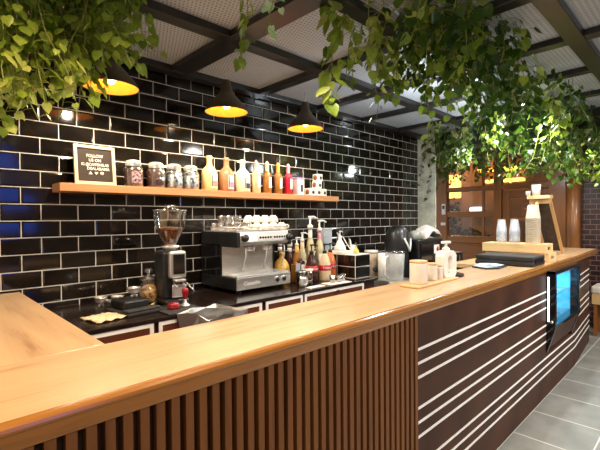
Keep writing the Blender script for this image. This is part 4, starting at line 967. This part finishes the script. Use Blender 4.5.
# distinct strands
ivy((.60, 1.90, 2.62), .60, 'thin trailing ivy strand with sparse leaves below the left mass, beside the nearest pendant lamp', None, 'leaf', .05, .05, .05, .05)
ivy((1.23, 1.62, 2.64), .28, 'short drooping ivy strand hanging just left of the brightly lit one', None, 'leaf', .055, .022, .03, .1)
ivy((1.27, 1.47, 2.64), .17, 'pale brightly lit ivy sprig hanging from the ceiling beam crossing', None, leaf_mat('lit_leaf', (.30, .60, .26), (.42, .72, .36), (.55, .80, .50)), .060, .040, .05, .15)  # strong light on the sprig is painted in as a paler leaf colour
ivy((1.58, 1.36, 2.64), .44, 'long hanging ivy strand ending in big bright leaves left of the main canopy', None, 'leaf', .078, .015, .035, .04)
ivy((1.66, 1.36, 2.65), .10, 'short ivy tuft on the beam right of the long hanging strand', None, 'leaf', .06, .02, .05, .3)
for k in range(9):
    ivy((1.85 + k * .07, U(1.34, 1.46), 2.64), U(.12, .32), 'bright lime ivy strand along the left fringe of the canopy', 'lime ivy strands at the canopy fringe', 'leaf', .056, .034, .06, .3)
ivy((2.02, 1.42, 2.64), .33, 'sparse bright ivy strand at the left edge of the main canopy', None, 'leaf', .058, .040, .05, .1)
ivy((2.30, 1.60, 2.64), .42, 'slender ivy strand with scattered round leaves hanging before the pale ceiling', None, 'leaf', .055, .050, .05, .1)
ivy((2.75, 1.50, 2.64), .50, 'slender ivy strand hanging lowest between the canopy and the tiled wall', None, 'leaf', .06, .035, .05, .08)
# main canopy on the right
LR = 'green ivy strand in the dense canopy under the ceiling at the upper right'
SPOTS = ((3.98, 1.22), (5.61, 1.22))
def near_spot(x, y): return any((x - p) ** 2 + (y - q) ** 2 < .24 ** 2 for p, q in SPOTS)
for k in range(120):
    x = 1.95 + (6.3 - 1.95) * ((k + U(0, 1)) / 120) ** 1.15
    y = U(.90, 1.45) if x < 3.2 else U(.80, 1.50)
    if near_spot(x, y): y = 1.45
    ln = U(.10, .34) if x < 2.6 else (U(.18, .48) if x < 4.2 else U(.30, .80))
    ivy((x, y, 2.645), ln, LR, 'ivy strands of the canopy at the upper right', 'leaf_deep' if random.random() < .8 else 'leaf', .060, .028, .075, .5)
for k in range(46):
    x = U(1.72, 2.7); y = U(.78, 1.30)
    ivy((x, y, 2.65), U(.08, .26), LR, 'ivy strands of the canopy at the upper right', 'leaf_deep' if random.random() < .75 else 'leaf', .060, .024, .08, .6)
# fine-leaved curtain before the storefront
LS = 'fine-leaved ivy strand hanging before the wooden storefront'
for k in range(70):
    y = 1.45 + 2.0 * (k + U(0, 1)) / 70
    x = U(5.35, 6.6)
    low = 2.02 + .18 * abs(math.sin(k * 1.7)) if y < 2.9 else 1.95 + U(0, .25)
    ivy((x, y * x / 5.9 * .98, 2.62), 2.62 - low - U(0, .12), LS, 'ivy strands before the storefront', 'leaf_small', .055, .030, .06, .25)
for k in range(26):
    y = U(1.45, 2.62); ln = U(.18, .50)
    ivy((U(4.55, 5.05), y, 2.645), ln, 'ivy strand hanging before the dark bulkhead at the end of the tiled wall', 'ivy strands before the bulkhead', 'leaf_small' if k % 2 else 'leaf_deep', .060, .028, .06, .3)
# climbing sprays on the pale pier
for y, z0, l_, lab in ((2.80, 2.42, .42, 'creeper spray on the pale pier, nearest the black tiles'), (2.70, 2.38, .52, 'longer creeper spray on the pale pier, nearest the wooden post')):
    ivy((5.085, y, z0), l_, lab, 'creeper on the pale pier', leaf_mat('grey_leaf', (.04, .05, .03), (.09, .10, .06), (.16, .17, .10), .1), .045, .045, .028, .05)
# bushes outside the glass
for y, bx, hz, z0, lab in ((3.72, 7.65, 1.55, 0, 'taller dark bush close outside the window, left one'), (3.30, 7.95, 1.05, 0, 'lower dark bush outside the window, right one')):
    vs, fs = [], []
    for k in range(420):
        a, e_ = U(0, 2 * PI), U(-1, 1); rr = U(.5, 1); q = Vector((math.cos(a) * math.sqrt(1 - e_ * e_) * .28 * rr, math.sin(a) * math.sqrt(1 - e_ * e_) * .34 * rr, hz + e_ * (.50 if hz > 1.2 else .35) * rr))
        add_leaf(vs, fs, q, Vector((U(-1, 1), U(-1, 1), 1)), Vector((U(-1, 1), U(-1, 1), -.6)), U(.05, .09))
    t = thing('bush', lab, 'bush', (bx, y, z0)); mb = MB(); mb.v = vs; mb.f = fs; mb.sm = [True] * len(fs); mb.build('foliage', 'bush', t, recalc=False); MB().tube([(0, 0, 0), (.02, 0, .6), (0, .02, hz)], .03, 6).build('trunk', 'brown', t)
